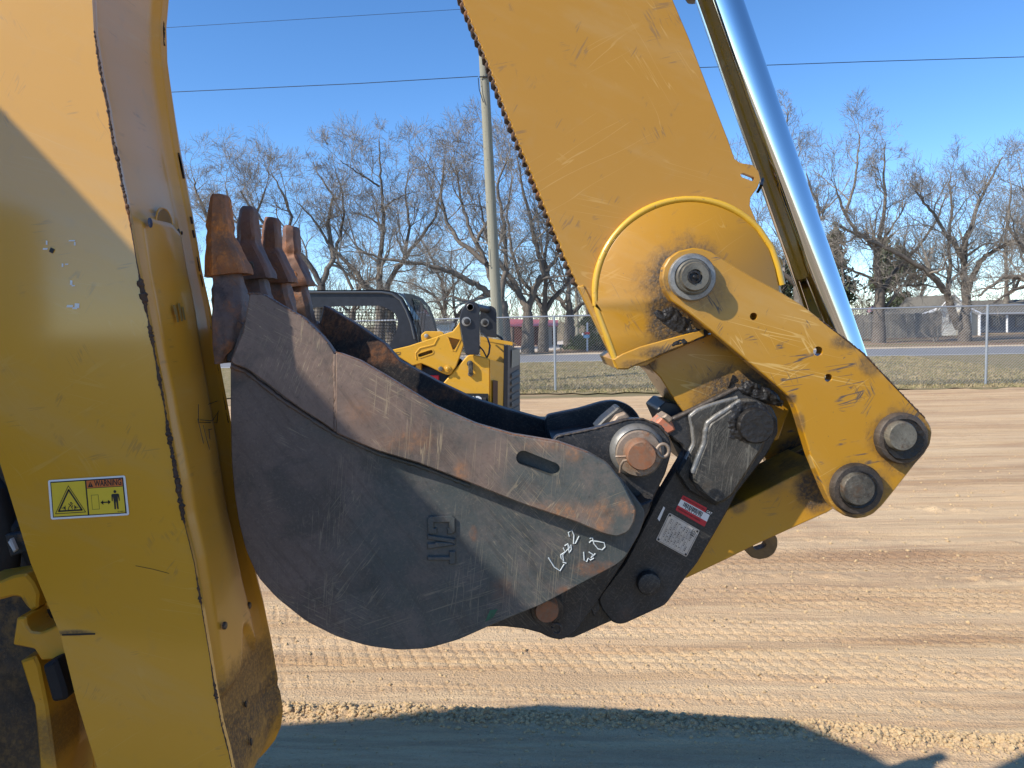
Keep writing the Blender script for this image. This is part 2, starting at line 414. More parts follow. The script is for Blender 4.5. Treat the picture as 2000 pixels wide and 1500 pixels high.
# ragged rusty weld along the near edge
rng = random.Random(3)
b = MB()
spec = [(60,2.2),(140,3.0),(240,3.2),(320,4.6),(345,3.4),(400,4.2),(425,3.0),(440,1.6),(470,1.2),(500,1.0),(540,1.6),(552,7),(580,8),(600,4),(625,1.2),(640,5.5),(660,6),(680,2.5),(712,1.6),(722,4.2),(750,4.5),(775,2.8),(800,1.4),(828,3.8),(850,6.5),(880,4.0),(930,5.5),(975,6.5),(1012,6.0),(1022,1.0),(1100,0.8),(1150,3.0),(1170,4.2),(1180,1.2),(1280,0.9),(1330,2.2),(1360,5.0),(1372,1.4),(1420,1.8),(1500,1.0)]
sy = [s_[0] for s_ in spec]; sr = [s_[1] for s_ in spec]
ny = [p[1] for p in near]; nx = [p[0] for p in near]
pts = []; rs = []
y = 60.0
while y < 1500:
    x = np.interp(y, ny, nx); r = np.interp(y, sy, sr)*rng.uniform(0.55, 1.35)
    p = P(x + rng.uniform(-1, 1)*r*0.25 + 0.5, y, YB0-0.0005); pts.append(p); rs.append(max(r*YB0/F*0.8, 0.0006)); y += rng.uniform(2.0, 5.0)
b.tube(pts, rs, 7)
for k in range(260):
    y = rng.uniform(60, 1480); r = np.interp(y, sy, sr)
    if r < 2: continue
    x = np.interp(y, ny, nx) + rng.uniform(-0.4, 1)*r*0.6; c = P(x, y, YB0-0.001); q = r*YB0/F*rng.uniform(0.2, 0.5)
    b.box(c, (q*1.2, q*0.7, q*3), Matrix.Rotation(rng.uniform(-0.5, 0.5), 3, 'Y') @ Matrix.Rotation(rng.uniform(0, 3), 3, 'Z'))
OB('weld_edge', b, M_WELDRUST, boom, ang=0)
# far lip chipped black marks
b = MB()
for k in range(60):
    y = rng.choice([rng.uniform(40, 85), rng.uniform(300, 350), rng.uniform(430, 640), rng.uniform(640, 820)]); x = np.interp(y, [p[1] for p in far], [p[0] for p in far])
    b.box(P(x+0.5, y, YB1), (0.0025*rng.uniform(.6, 1.6), 0.004, 0.018*rng.uniform(.3, 1.2)), Matrix.Rotation(-0.16, 3, 'Y'))
tag(OB('chipped_lip', b, M_WELDRUST, boom, ang=0), kind='stuff')
# bolts and D-shaped port of the pocket: lie on the flank
def on_flank(px, py, lift=0.001):
    best = None
    for i in range(60):
        Y = YB0 + (YB1-YB0)*i/59; p = P(px, py, Y); u = (Y-YB0)/(YB1-YB0); xs = fn(p.z) + (ff(p.z)-fn(p.z))*u - 0.011 + 0.011*pocket(u, p.z)
        d = abs(p.x - xs)
        if best is None or d < best[0]: best = (d, p, xs)
    return Vector((best[2]+lift, best[1].y, best[1].z))
def disc_x(c, r, t, n=20, ry=None):
    mb = MB(); ry = ry or r
    vs = []; 
    for xo, k_ in ((0, 1.0), (t*0.7, 1.0), (t, 0.82)):
        vs += [(c.x+xo, c.y + r*k_*math.cos(2*PI*k/n), c.z + ry*k_*math.sin(2*PI*k/n)) for k in range(n)]
    fs = [(i*n+k, i*n+(k+1) % n, (i+1)*n+(k+1) % n, (i+1)*n+k) for i in range(2) for k in range(n)] + [tuple(2*n+k for k in range(n))]
    return mb.add(vs, fs)
for (px, py, rr) in [(481,1183,.0065),(433,1222,.0065)]:
    OB('bolt', disc_x(on_flank(px, py, 0.003), rr, 0.005), M_COLLAR, boom)
c = on_flank(287, 435, 0.0055); OB('plug', disc_x(c, 0.008, 0.001), flat('plug_blue', (0.03, 0.04, 0.09), 0.35), boom)
c = on_flank(316, 428, 0.004)
mb = MB(); n = 24
ringp = [(c.x, c.y + 0.030*math.cos(PI*k/n), c.z - 0.008 + 0.026*math.sin(PI*k/n)) for k in range(n+1)]
mb.tube(ringp + [ringp[0]], 0.0018, 6)
OB('port_rim', mb, M_FLANK, boom)
mb = MB(); mb.add([(c.x+0.0015, c.y + 0.027*math.cos(PI*k/n), c.z - 0.007 + 0.023*math.sin(PI*k/n)) for k in range(n+1)], [tuple(range(n+1))])
OB('port', mb, simple('port_ochre', (0.30, 0.16, 0.03), 0.6), boom)
for (px, py, rr) in [(347,452,.005),(353,455,.003),(478,1375,.006),(488,1449,.007)]:
    OB('bolt_hole', disc_x(on_flank(px, py, 0.001), rr*0.6, 0.002, ry=rr), M_BLACK, boom)
# scribbles on the flank and worn patches of paint
mb = MB()
for st in [[(383,790),(384,825),(420,826),(424,785)],[(386,820),(410,822),(425,800),(423,782),(402,790)],[(392,830),(401,862),(406,878)],[(382,818),(392,866)],[(402,840),(410,838)],[(404,838),(406,858)]]:
    mb.tube([on_flank(x, y, 0.004) for x, y in st], 0.0006, 4)
OB('scratch_marks', mb, M_DBLACK, boom, ang=0)
mb = MB()
for (px, py, h) in [(342,615,28),(348,610,35),(354,612,26),(338,605,18),(385,520,16)]:
    mb.box(on_flank(px, py, 0.0035), (0.0008, 0.006, h*1.3/F), Matrix.Rotation(-0.12, 3, 'Y'))
tag(OB('worn_stripes', mb, simple('worn_paint', (0.28, 0.19, 0.06), 0.6), boom), kind='stuff')

# warning decal on the boom
def decal_frame(quad, Y):
    q = [P(x, y, Y) for x, y in quad]
    def f(u, v, lift=0.0):
        a = q[0].lerp(q[1], u); b_ = q[3].lerp(q[2], u); p = a.lerp(b_, v); p.y = Y - lift; return p
    return f
def quad_mb(f, u0, v0, u1, v1, lift, mb=None):
    mb = mb or MB(); mb.add([f(u0, v0, lift), f(u1, v0, lift), f(u1, v1, lift), f(u0, v1, lift)], [(0, 1, 2, 3)]); return mb
def poly_mb(f, pts, lift, mb=None):
    mb = mb or MB(); tri = tessellate_polygon([[Vector((a, b_, 0)) for a, b_ in pts]]); mb.add([f(a, b_, lift) for a, b_ in pts], [tuple(t) for t in tri]); return mb
def stroke(f, pts, w, lift, mb, asp=1.0):
    for (a, b_) in zip(pts[:-1], pts[1:]):
        d = Vector((b_[0]-a[0], (b_[1]-a[1])*asp)); 
        if d.length < 1e-6: continue
        d.normalize(); n = Vector((-d.y, d.x/asp))*w/2; n.x = n.x; n = Vector((-d.y*w/2, d.x*w/2/asp))
        e = Vector((d.x*w*0.3, d.y*w*0.3/asp)); A = Vector(a)-e; B_ = Vector(b_)+e
        mb.add([f(*(A+n), lift), f(*(B_+n), lift), f(*(B_-n), lift), f(*(A-n), lift)], [(0, 1, 2, 3)])
    return mb
yd = YB0 - 0.0012
fd = decal_frame([(93.5,938),(244.5,928.5),(252.5,1006),(99.5,1015)], yd)
rc = fillet([(0,0),(200,0),(200,100),(0,100)], 5, 5); rc = [(a/200, b_/100) for a, b_ in rc]
mb = poly_mb(fd, rc, 0); dec = OB('warning_decal', mb, M_WHITE, boom, ang=0)
L1, L2, L3 = 0.0004, 0.0008, 0.0012
OB('decal_border', quad_mb(fd, .030, .045, .972, .95, L1), M_DBLACK, dec, ang=0)
OB('decal_panel', quad_mb(fd, .043, .072, .478, .925, L2), M_DYEL, dec, ang=0)
OB('decal_panel', quad_mb(fd, .497, .27, .958, .925, L2), M_DYEL, dec, ang=0)
OB('decal_heading', quad_mb(fd, .497, .072, .958, .255, L2), M_DORANGE, dec, ang=0)
mb = MB()
def tri_(s_): cx, cy = .262, .60; return [(cx, cy-.46*s_), (cx+.205*s_, cy+.27*s_), (cx-.205*s_, cy+.27*s_), (cx, cy-.46*s_)]
stroke(fd, tri_(0.94), .008, L3, mb, .5); stroke(fd, tri_(0.72), .020, L3, mb, .5)
# crushed figure between two arrows
for st in [[(.155,.72),(.195,.72)],[(.200,.67),(.200,.77)],[(.182,.69),(.195,.72),(.182,.75)],[(.325,.72),(.365,.72)],[(.320,.67),(.320,.77)],[(.338,.69),(.325,.72),(.338,.75)],
           [(.235,.76),(.25,.70),(.27,.66)],[(.27,.66),(.29,.76)],[(.245,.62),(.27,.66),(.30,.62)],[(.24,.77),(.262,.80)],[(.285,.72),(.30,.66)]]:
    stroke(fd, st, .009, L3, mb, .5)
mb.add([fd(.278+.012*math.cos(2*PI*k/10), .60+.024*math.sin(2*PI*k/10), L3) for k in range(10)], [tuple(range(10))])
# box, double arrow and standing person
stroke(fd, [(.545,.44),(.635,.44),(.635,.80),(.545,.80),(.545,.44)], .004, L3, mb, .5)
stroke(fd, [(.675,.64),(.765,.64)], .016, L3, mb, .5); poly_mb(fd, [(.655,.64),(.69,.58),(.69,.70)], L3, mb); poly_mb(fd, [(.787,.64),(.752,.58),(.752,.70)], L3, mb)
mb.add([fd(.852+.019*math.cos(2*PI*k/14), .385+.038*math.sin(2*PI*k/14), L3) for k in range(14)], [tuple(range(14))])
poly_mb(fd, [(.815,.44),(.89,.44),(.902,.46),(.905,.62),(.893,.62),(.885,.50),(.880,.62),(.880,.83),(.860,.83),(.855,.64),(.850,.64),(.845,.83),(.825,.83),(.825,.62),(.820,.50),(.812,.62),(.80,.62),(.802,.46)], L3, mb)
poly_mb(fd, [(.512,.235),(.547,.095),(.582,.235)], L3, mb)
o = fd(.598, .228, L3); uv = fd(1, .228, L3) - fd(.598, .228, L3); vv = fd(.6, .0, L3) - fd(.6, 1.0, L3)
text_mb('WARNING', o, uv, vv, 0.0138, 0.0, 0.02, 1.0, mb, fit=(fd(.945, .2, 0)-fd(.598, .2, 0)).length)
text_mb('461-4003 2', fd(.86, .912, L3), uv, vv, 0.0035, 0.0, 0.0, 1.0, mb, fit=(fd(.95, .9, 0)-fd(.86, .9, 0)).length)
OB('decal_symbols', mb, M_DBLACK, dec, ang=0)
mb = MB(); quad_mb(fd, .545, .17, .549, .21, L3+.0002, mb); stroke(fd, [(.547,.13),(.547,.19)], .007, L3+.0002, mb, .5)
OB('decal_exclamation', mb, M_DORANGE, dec, ang=0)
# torn decal remains and little chips
mb = MB()
for (x, y, w, h) in [(88,486,6,3),(91,474,2,7),(140,470,8,2),(146,476,2,6),(122,518,2,6),(130,516,4,2),(139,552,3,8),(143,558,4,2),(136,598,8,4),(150,597,6,8),(146,602,6,3)]:
    p = P(x, y, YB0-0.0008); s_ = YB0/F; mb.add([p+Vector((-w*s_*.8,0,-h*s_*.5)), p+Vector((w*s_*.7,0,-h*s_*.6)), p+Vector((w*s_*.9,0,h*s_*.5)), p+Vector((-w*s_*.6,0,h*s_*.6))], [(0,1,2,3)])
tag(OB('torn_decal', mb, M_WHITE, boom, ang=0), kind='stuff')
mb = MB(); mb.box(P(101,489,YB0-0.001), (0.006,0.001,0.007), Matrix.Rotation(.5,3,'Y')); stroke(lambda a, b_, l: P(a, b_, YB0-.0006), [(265,1105),(300,1112),(330,1120)], 0.9, 0, mb); stroke(lambda a, b_, l: P(a, b_, YB0-.0006), [(122,1240),(185,1238)], 3.5, 0, mb)
tag(OB('paint_chip', mb, M_DBLACK, boom, ang=0), kind='stuff')

# ---------------- frame parts low at the left, seen past the boom
M_FRAME = yellow('frame_yellow', spots=[(W(60,1430,1.4), 0.08, 0.7), (W(150,1400,1.4), 0.05, 0.6), (W(30,1250,1.4), 0.03, 0.5)], scr=0.5, base=(0.70, 0.34, 0.02))
M_DARKF = steel('dirty_black_frame', paint=(0.028, 0.030, 0.036), bare=(0.05, 0.045, 0.042), rust=(0.20, 0.13, 0.06), paint_amt=0.5, rust_amt=0.5, scr=0.2, rspots=[(W(40,1470,1.62), .12, 1.0), (W(10,1330,1.62), .06, .7)])
OB('frame_plate', plate([(-260,820),(260,820),(330,1200),(420,1620),(-260,1620)], 1.62, 1.66), M_DARKF, hoe)
OB('hook', plate([(-60,1145),(0,1135),(25,1125),(50,1121),(66,1140),(75,1160),(73,1188),(60,1194),(50,1185),(38,1167),(25,1165),(0,1172),(-60,1180)], 1.33, 1.42, 4, ch=.004), M_FRAME, hoe)
OB('hook_arm', plate([(50,1121),(70,1118),(90,1150),(98,1190),(73,1192),(66,1140)], 1.36, 1.50, 3), M_FRAME, hoe)
OB('latch_plate', plate([(32,1207),(50,1205),(52,1222),(60,1234),(80,1236),(100,1228),(116,1218),(200,1400),(142,1355),(128,1300),(112,1288),(80,1290),(66,1268),(24,1260)], 1.30, 1.36, 4, ch=.003), M_FRAME, hoe)
OB('guide_bar', plate([(38,1292),(68,1282),(76,1300),(92,1380),(108,1500),(115,1620),(84,1620),(75,1480),(66,1380)], 1.32, 1.45, 3, ch=.004), M_FRAME, hoe)
OB('guide_web', plate([(76,1300),(150,1340),(165,1400),(190,1500),(200,1620),(108,1620),(92,1400)], 1.44, 1.47, 3), M_FRAME, hoe)
OB('rubber_stop', plate([(80,1302),(108,1288),(128,1350),(130,1368),(100,1374)], 1.27, 1.40, 8, ch=.006), M_RUBBER, hoe)
OB('hose', MB().tube([P(-80,870,1.5), P(-10,960,1.48), P(20,1060,1.5), P(10,1150,1.55)], 0.022, 12), M_RUBBER, hoe)
OB('hose', MB().tube([P(-60,980,1.55), P(40,1030,1.5), P(80,1110,1.55), P(90,1250,1.58)], 0.02, 12), M_RUBBER, hoe)
OB('bracket', plate([(8,1045),(52,1040),(60,1075),(20,1088)], 1.42, 1.44, 2), M_DARKF, hoe)
OB('cable_tag', plate([(14,1060),(20,1052),(30,1075),(26,1080)], 1.40, 1.41, 1), M_WHITE, hoe)

# ---------------- stick
YS = 1.47
pinA = (1355,540); pinB = (1763,853); pinC = (1675,957)
base_st = (0.46, 0.222, 0.010)
M_STICK = yellow('stick_yellow', spots=[(W(1350,548,1.45), 0.098, 1.0), (W(1320,610,1.45), 0.045, 1.0), (W(1290,690,1.45), 0.03, 0.6, (1.8, 0.5))], scr=0.55, chips=0.66, base=base_st)
scall = []
e0, e1 = (900,-2), (1126,556)
edge_curve = [(820,-230),(862,-105),(900,-2),(946,110),(985,215),(1030,325),(1068,420),(1100,500),(1126,556)]
def along(c, step):
    out = []; d = 0
    for a, b_ in zip(c[:-1], c[1:]):
        L_ = math.hypot(b_[0]-a[0], b_[1]-a[1]); 
        while d < L_: t = d/L_; out.append((a[0]+(b_[0]-a[0])*t, a[1]+(b_[1]-a[1])*t, math.atan2(b_[1]-a[1], b_[0]-a[0]))); d += step
        d -= L_
    return out
pitch_ = 18.2
for k, (x, y, an) in enumerate(along(edge_curve, pitch_/6)):
    ph = (k % 6)/6; h = 4.6*abs(math.sin(PI*ph))**0.8
    scall.append((x - math.sin(an)*(-h) + rng.uniform(-.3, .3), y + math.cos(an)*h*1.0))
# pts run top -> bottom; the rest of the outline of the near side plate
right = [(1128,560),(1143,575),(1205,716),(1262,714),(1300,690),(1400,640),(1500,600),(1528,572),(1518,540),(1527,530),(1531,513),(1524,502),(1508,496),(1499,478),(1487,452),(1476,428),(1465,402),(1466,386),(1480,366),(1486,350),(1482,334),(1470,322),(1446,318),(1435,310),(1421,270),(1384,175),(1346,75),(1312,-5),(1285,-90),(1240,-230)]
poly = WP(scall, YS) + WP(right, YS)
slot = [(1447+3*math.cos(a)+ (13*1 if False else 0), 0) for a in ()]
def slot_poly(a, b_, r, n=10):
    an = math.atan2(b_[1]-a[1], b_[0]-a[0]); out = []
    for k in range(n+1): t = an + PI/2 + PI*k/n; out.append((a[0]+r*math.cos(t), a[1]+r*math.sin(t)))
    for k in range(n+1): t = an - PI/2 + PI*k/n; out.append((b_[0]+r*math.cos(t), b_[1]+r*math.sin(t)))
    return out
mb = MB(); mb.prism(poly, YS, YS+0.014, [WP(slot_poly((1451,342),(1469,349),4.5), YS), WP(circ(1516,514,5), YS)], ch=0.0012)
stick = OB('stick', mb, M_STICK, hoe)
# serrated gripping plate behind the scalloped edge
sp = []
for k, (x, y, an) in enumerate(along(edge_curve, pitch_/6)):
    ph = ((k+1) % 6)/6; h = -1.0 + 8.0*abs(math.sin(PI*ph))**0.7
    sp.append((x + math.sin(an)*h + rng.uniform(-.6, .6), y - math.cos(an)*h*1.0 + rng.uniform(-.5, .5)))
sp = [(x + 2*(x-xx)*0, y) for (x, y), xx in zip(sp, [0]*len(sp))]
pl = WP([(x-2, y+1) for x, y in sp], YS+0.015) + WP([(1150,570),(1130,470),(1000,150),(930,-230)], YS+0.015)
# teeth stick outwards (to the left)
sp2 = []
for k, (x, y, an) in enumerate(along(edge_curve, pitch_/6)):
    ph = ((k+3) % 6)/6; h = 8.5*abs(math.sin(PI*ph))**0.7 - 2.5
    h += rng.uniform(-1.3, .9); sp2.append((x - math.sin(an)*h*1.0, y + math.cos(an)*h))
pl = WP([(x-1, y) for x, y in sp2], YS+0.015) + WP([(1150,575),(1130,470),(1000,150),(930,-230)], YS+0.015)
mb = MB(); mb.prism(pl, YS+0.0145, YS+0.045, ch=0.003)
OB('serrated_edge', mb, M_WELDRUST, stick, ang=30)
# box: top, bottom strips, far plate
def shift_poly(px, Y0, dY): return [W(x, y, Y0) for x, y in px]
box_in = [(960,-230),(1010,80),(1105,330),(1165,480),(1215,680),(1262,705),(1380,650),(1500,590),(1500,500),(1455,400),(1425,300),(1300,-20),(1225,-230)]
mb = MB(); mb.prism(WP(box_in, YS), YS+0.0145, YS+0.215, ch=0); OB('box_section', mb, M_STICK, stick)
mb = MB(); mb.prism(WP([(x+6, y) for x, y in box_in], YS), YS+0.216, YS+0.23, ch=0); OB('far_side_plate', mb, M_STICK, stick)
# raised doubler round the pin with its sunlit weld
arc = [(1347+186*math.cos(math.radians(a)), 573+186*math.sin(math.radians(a))*0.995) for a in range(172, 322, 5)]
dbl = [(1206,716),(1186,660),(1168,612),(1162,590)] + arc + [(1508,484),(1520,520),(1528,560),(1533,580),(1500,640),(1376,652),(1300,692),(1262,708)]
M_DBL = yellow('doubler_yellow', spots=[(W(1345,552,1.45), 0.092, 1.0), (W(1318,630,1.45), 0.060, 1.0), (W(1300,600,1.45), 0.04, 1.0), (W(1355,650,1.45), 0.03, 0.9, (2.2, .6))], scr=0.5, chips=0.63, base=base_st)
mb = MB(); mb.prism(WP(dbl, YS-0.012), YS-0.012, YS-0.0005, ch=0.0085); dob = OB('pin_boss_plate', mb, M_DBL, stick, ang=60)
# lumpy weld bead along the arc
M_WELDY = yellow('weld_sunlit_yellow', scr=0.0, chips=0.60, coat=0.6, base=(0.68, 0.40, 0.03))  # base lighter than the stick paint: sunlit gleam put into the colour
bead = []; br = []
for k, (x, y, an) in enumerate(along([(1206,716),(1186,660),(1168,612),(1162,590)] + arc + [(1508,484),(1520,520),(1530,562)], 6.0)):
    c = Vector((1347, 573)); d = (Vector((x, y))-c).normalized(); bead.append(P(x - d.x*1.0, y - d.y*1.0, YS-0.006)); br.append(0.0064 + 0.0004*math.sin(k*.23) + rng.uniform(-.00012, .00012))
mb = MB(); mb.tube(bead, br, 10); OB('weld_bead', mb, M_WELDY, stick, ang=60)
# bottom lip plate of the stick
M_LIP = yellow('lip_yellow', spots=[(W(1320,690,1.45), 0.045, 0.95, (1.8, .35)), (W(1250,715,1.45), 0.03, 0.6, (1.5, .5))], chips=0.6, base=(0.48, 0.235, 0.012))
OB('end_plate', plate([(1196,702),(1215,690),(1250,676),(1376,641),(1378,657),(1300,690),(1262,707),(1240,715),(1226,722),(1206,722)], YS-0.014, YS+0.20, 2, ch=.003), M_LIP, stick)
OB('edge_strip', plate([(1128,560),(1140,556),(1150,575),(1200,690),(1212,700),(1206,722),(1196,700),(1143,590),(1137,578)], YS-0.004, YS+0.02, 2, ch=.002), M_LIP, stick)
# narrower nose of the stick that carries the coupler pin
M_NOSE = yellow('nose_yellow', spots=[(W(1440,770,1.5), 0.075, 1.0, (1.3, .9)), (W(1390,760,1.5), 0.035, 0.8), (W(1420,668,1.5), 0.03, 0.8, (1.6, .6)), (W(1265,712,1.5), 0.02, 0.9)], chips=0.6, base=base_st)
OB('nose', plate([(1262,705),(1380,655),(1440,640),(1520,700),(1545,790),(1520,860),(1440,860),(1350,815),(1336,805),(1308,767),(1290,738),(1274,722)], YS+0.025, YS+0.19, 4, ch=.002), M_NOSE, stick)
OB('cable_clip', MB().tube([P(1480,375,YS+.05), P(1487,362,YS+.03), P(1490,350,YS+.06)], 0.003, 6), M_BLACK, stick)

# ---------------- bucket cylinder rod
mb = MB(); a = P(1330,-200,1.60); c0 = P(1404,0,1.60); c1 = P(1628,640,1.60); d = (c1-c0); mb.tube([c0 - d*0.35, c0, c1, c1 + d*0.25], 0.0435, 64)
rod = OB('cylinder_rod', mb, M_CHROME, hoe, ang=60)
mb = MB(); e = c0 - d*0.035; mb.tube([e - d*0.2, e - d*0.02, e, e + d*0.003], [0.062, 0.062, 0.058, 0.046], 40)
OB('rod_gland', mb, M_BLACK, rod)
mb = MB(); pb = W(pinB[0], pinB[1], 1.40); mb.rev(pb, [(0.055, 1.54), (0.058, 1.545), (0.058, 1.655), (0.055, 1.66)], 40); OB('rod_eye', mb, M_BLACK, rod)

# ---------------- links
YL = 1.40
lk = [(1353,484,0),(1371,486,0),(1389,492,0),(1415,508),(1473,543),(1527,572),(1567,596,18),(1631,646,10),(1687,690,10),(1740,746),(1788,797),(1808,817,6),(1818,832,4),(1821,845,4),(1817,868,4),(1806,886,4),(1788,906),(1749,956),(1724,987,6),(1706,1004,5),(1690,1011,4),(1672,1013,4),(1650,1008,4),(1634,997,4),(1622,982,4),(1612,960),(1584,892,6),(1556,800,8),(1547,780,8),(1516,752),(1425,676),(1393,649),(1340,607,20),(1313,589,6),(1299,568,4),(1293,545,3),(1297,521,3),(1308,503,3),(1326,490,3)]
holes = [circ(1472,618,7.5,20), circ(1598,686,9.5,22), circ(1618,738,8,20)]
M_LINK = yellow('link_yellow', spots=[(W(1765,858,YL), 0.062, 1.0), (W(1805,880,YL), 0.028, 1.0), (W(1675,957,YL), 0.056, 1.0), (W(1660,1000,YL), 0.02, 0.9), (W(1660,665,YL), 0.018, 0.75, (2.2, 1.0)), (W(1700,712,YL), 0.016, 0.65, (1.6, 1.6)), (W(1545,778,YL), 0.012, 0.8), (W(1562,830,YL), 0.012, 0.7, (.8, 2)), (W(1380,575,YL), 0.045, 0.45), (W(1290,560,YL), 0.03, 0.5)], scr=1.3, chips=0.595, base=(0.47, 0.228, 0.010))
mb = MB(); mb.prism(WP(fillet(lk, 3, 3), YL), YL, YL+0.030, [WP(h, YL) for h in holes], ch=0.0022)
lnk = OB('link_arm', mb, M_LINK, hoe)
mb = MB(); mb.prism(WP(fillet(lk, 3, 3), YL), YL+0.33, YL+0.36, [WP(h, YL) for h in holes], ch=0.0022); OB('link_arm', mb, M_LINK, hoe)
# edge of the link worn dark along the top right side
mb = MB(); ed = along([(1600,622),(1631,646),(1687,690),(1740,746),(1788,797),(1808,817)], 3)
mb.tube([P(x-0.5, y+0.5, YL+0.001) for x, y, _ in ed], [0.0016*rng.uniform(.4, 1.5) for _ in ed], 6); OB('worn_or_sunlit_edge', mb, M_WELDRUST, lnk, ang=0)
# pins
def s_(r, Y): return r*Y/F
ca = pinA
mb = revp(1354,541,1.385,[(46,1.40),(46.5,1.392),(44,1.388),(36,1.387),(36,1.390)]); OB('pin_washer', mb, M_WASHER, hoe)
mb = revp(1354,541,1.385,[(34,1.392),(34,1.381),(31,1.378),(28,1.378),(28,1.372),(26,1.369),(14,1.369),(12,1.374)]); pn = OB('pin', mb, M_PINGREY, hoe)
mb = revp(1355,541,1.37,[(13,1.375),(13,1.3675),(9,1.367),(8,1.370)], jit=0.12); mb2 = revp(1355,541,1.37,[(3,1.372),(3,1.364),(2,1.363)], 10, mb); OB('grease', mb2, M_GREASE, pn)
mb = revp(1764,857,1.385,[(51,1.401),(51,1.388),(48,1.383),(40,1.382),(40,1.386),(33,1.386)], jit=0.01); OB('pin_collar', mb, M_COLLAR, hoe, label='black greasy collar')
mb = revp(1767,860,1.38,[(40,1.40),(40,1.381),(38,1.379),(30,1.380)], jit=0.035); OB('grease', mb, M_GREASE, hoe)
mb = revp(1677,957,1.38,[(39,1.40),(38,1.379),(36,1.3775),(30,1.380)], jit=0.03); OB('grease', mb, M_GREASE, hoe)
mb = revp(1765,853,1.365,[(30,1.39),(30,1.372),(27,1.366),(25,1.366)]); OB('pin', mb, M_PINGREY, hoe)
mb = revp(1676,956,1.385,[(51,1.401),(51,1.387),(48,1.382),(36,1.381),(35,1.386)]); OB('pin_collar', mb, M_COLLAR, hoe)
mb = revp(1677,956,1.37,[(33,1.39),(33,1.371),(30,1.367),(29,1.367)]); OB('pin', mb, M_PINGREY, hoe)
for (x, y, Y0) in [(1355,541,1.76),(1764,857,1.76),(1676,956,1.76)]:
    c = W(x, y, 1.40); mb = MB(); mb.rev(c, [(0.026, 1.43), (0.026, 1.80)], 24); OB('pin_shaft', mb, M_COLLAR, hoe)
# lower tie link with a lifting eye
M_TIE = yellow('tie_yellow', spots=[(W(1590,950,1.5), 0.055, 1.0, (1, .9)), (W(1500,920,1.5), 0.05, 0.5), (W(1440,985,1.5), .02, .6)], scr=0.5, chips=0.6, base=(0.52, 0.25, 0.012))
tie = OB('tie_link', plate([(1340,1130),(1300,1110),(1330,1040),(1440,985),(1540,935),(1600,905),(1660,930),(1680,960),(1640,985),(1618,1000),(1560,1026),(1480,1062),(1420,1092)], 1.485, 1.655, 3, ch=.002), M_TIE, hoe)
M_TIE2 = yellow('tie_far_yellow', spots=[(W(1560,910,1.7), 0.05, 0.9)], scr=.4, base=(0.42,0.22,0.02))
OB('tie_web', plate([(1420,990),(1440,950),(1500,915),(1560,880),(1620,850),(1640,905),(1500,980)], 1.67, 1.70, 3), M_TIE2, tie)
mb = plate([(1450,1070),(1478,1056),(1512,1042),(1519,1052),(1519,1068),(1512,1082),(1500,1090),(1484,1093),(1468,1089)], 1.56, 1.585, 4, holes=[slot_poly((1478,1067),(1490,1063),7)])
OB('lifting_eye', mb, steel('eye_rust', paint=(.05,.035,.02), bare=(.16,.10,.04), rust=(.18,.08,.03), paint_amt=.4, rust_amt=.5, scr=0), tie)

# ---------------- coupler
M_COUP = steel('coupler_black', paint=(0.014, 0.015, 0.017), bare=(0.035, 0.035, 0.036), rust=(0.12, 0.06, 0.035), paint_amt=0.62, rust_amt=0.66, scr=0.55, metal=0.05, rough=0.45, scol=(0.22, 0.20, 0.16), rspots=[(W(1225,1205,1.45), 0.02, 0.5), (W(1303,905,1.45), .01, .5)])
M_COUPB = steel('coupler_grey_black', paint=(0.018, 0.020, 0.021), bare=(0.060, 0.054, 0.044), rust=(0.12, 0.08, 0.04), paint_amt=0.55, rust_amt=0.66, scr=0.9, metal=0.1, rough=0.42, scol=(0.34, 0.32, 0.26), rspots=[(W(1390,960,1.4), .016, .4)])
M_COUPE = steel('sunlit_edge_ring_steel', paint=(0.16, 0.18, 0.20), bare=(0.20, 0.19, 0.17), rust=(0.2, 0.12, 0.06), paint_amt=0.5, rust_amt=0.62, scr=0.6, metal=0.35, rough=0.35)  # pale steel: sunlit look of the pad edges in the colour; also pin ring
YC = 1.465
cA = [(1300,846),(1316,818),(1353,801),(1443,756),(1453,771),(1480,778),(1508,795),(1519,818),(1520,845),(1500,885),(1440,962),(1420,1000),(1400,1035),(1362,1100),(1338,1130),(1300,1182,10),(1215,1221,14),(1196,1216,8),(1176,1192,8),(1168,1172,8),(1175,1158),(1220,1100),(1262,1020),(1290,965),(1337,885,6),(1336,872)]
coup = OB('quick_coupler', plate(cA, YC, YC+0.03, 5, ch=.003), M_COUP, hoe)
OB('quick_coupler_far_plate', plate(cA, YC+0.20, YC+0.23, 5, ch=.003), M_COUP, coup)
cM = [(1346,812),(1362,800),(1392,789),(1440,776),(1500,800),(1490,880),(1400,990),(1345,960),(1322,925),(1337,900),(1355,865),(1352,838)]
OB('pad_plate', plate(cM, YC-0.016, YC-0.0005, 6, ch=.004), M_COUPB, coup)
cB = [(1379,838),(1386,824),(1400,816),(1420,802),(1447,782,12),(1470,779,12),(1489,788,12),(1500,806,10),(1503,830),(1494,872),(1433,968),(1412,984,8),(1396,986,6),(1372,966,6),(1351,938),(1353,924),(1366,890),(1377,863)]
OB('pad_plate', plate(cB, YC-0.042, YC-0.0165, 6, ch=.006), M_COUPB, coup)
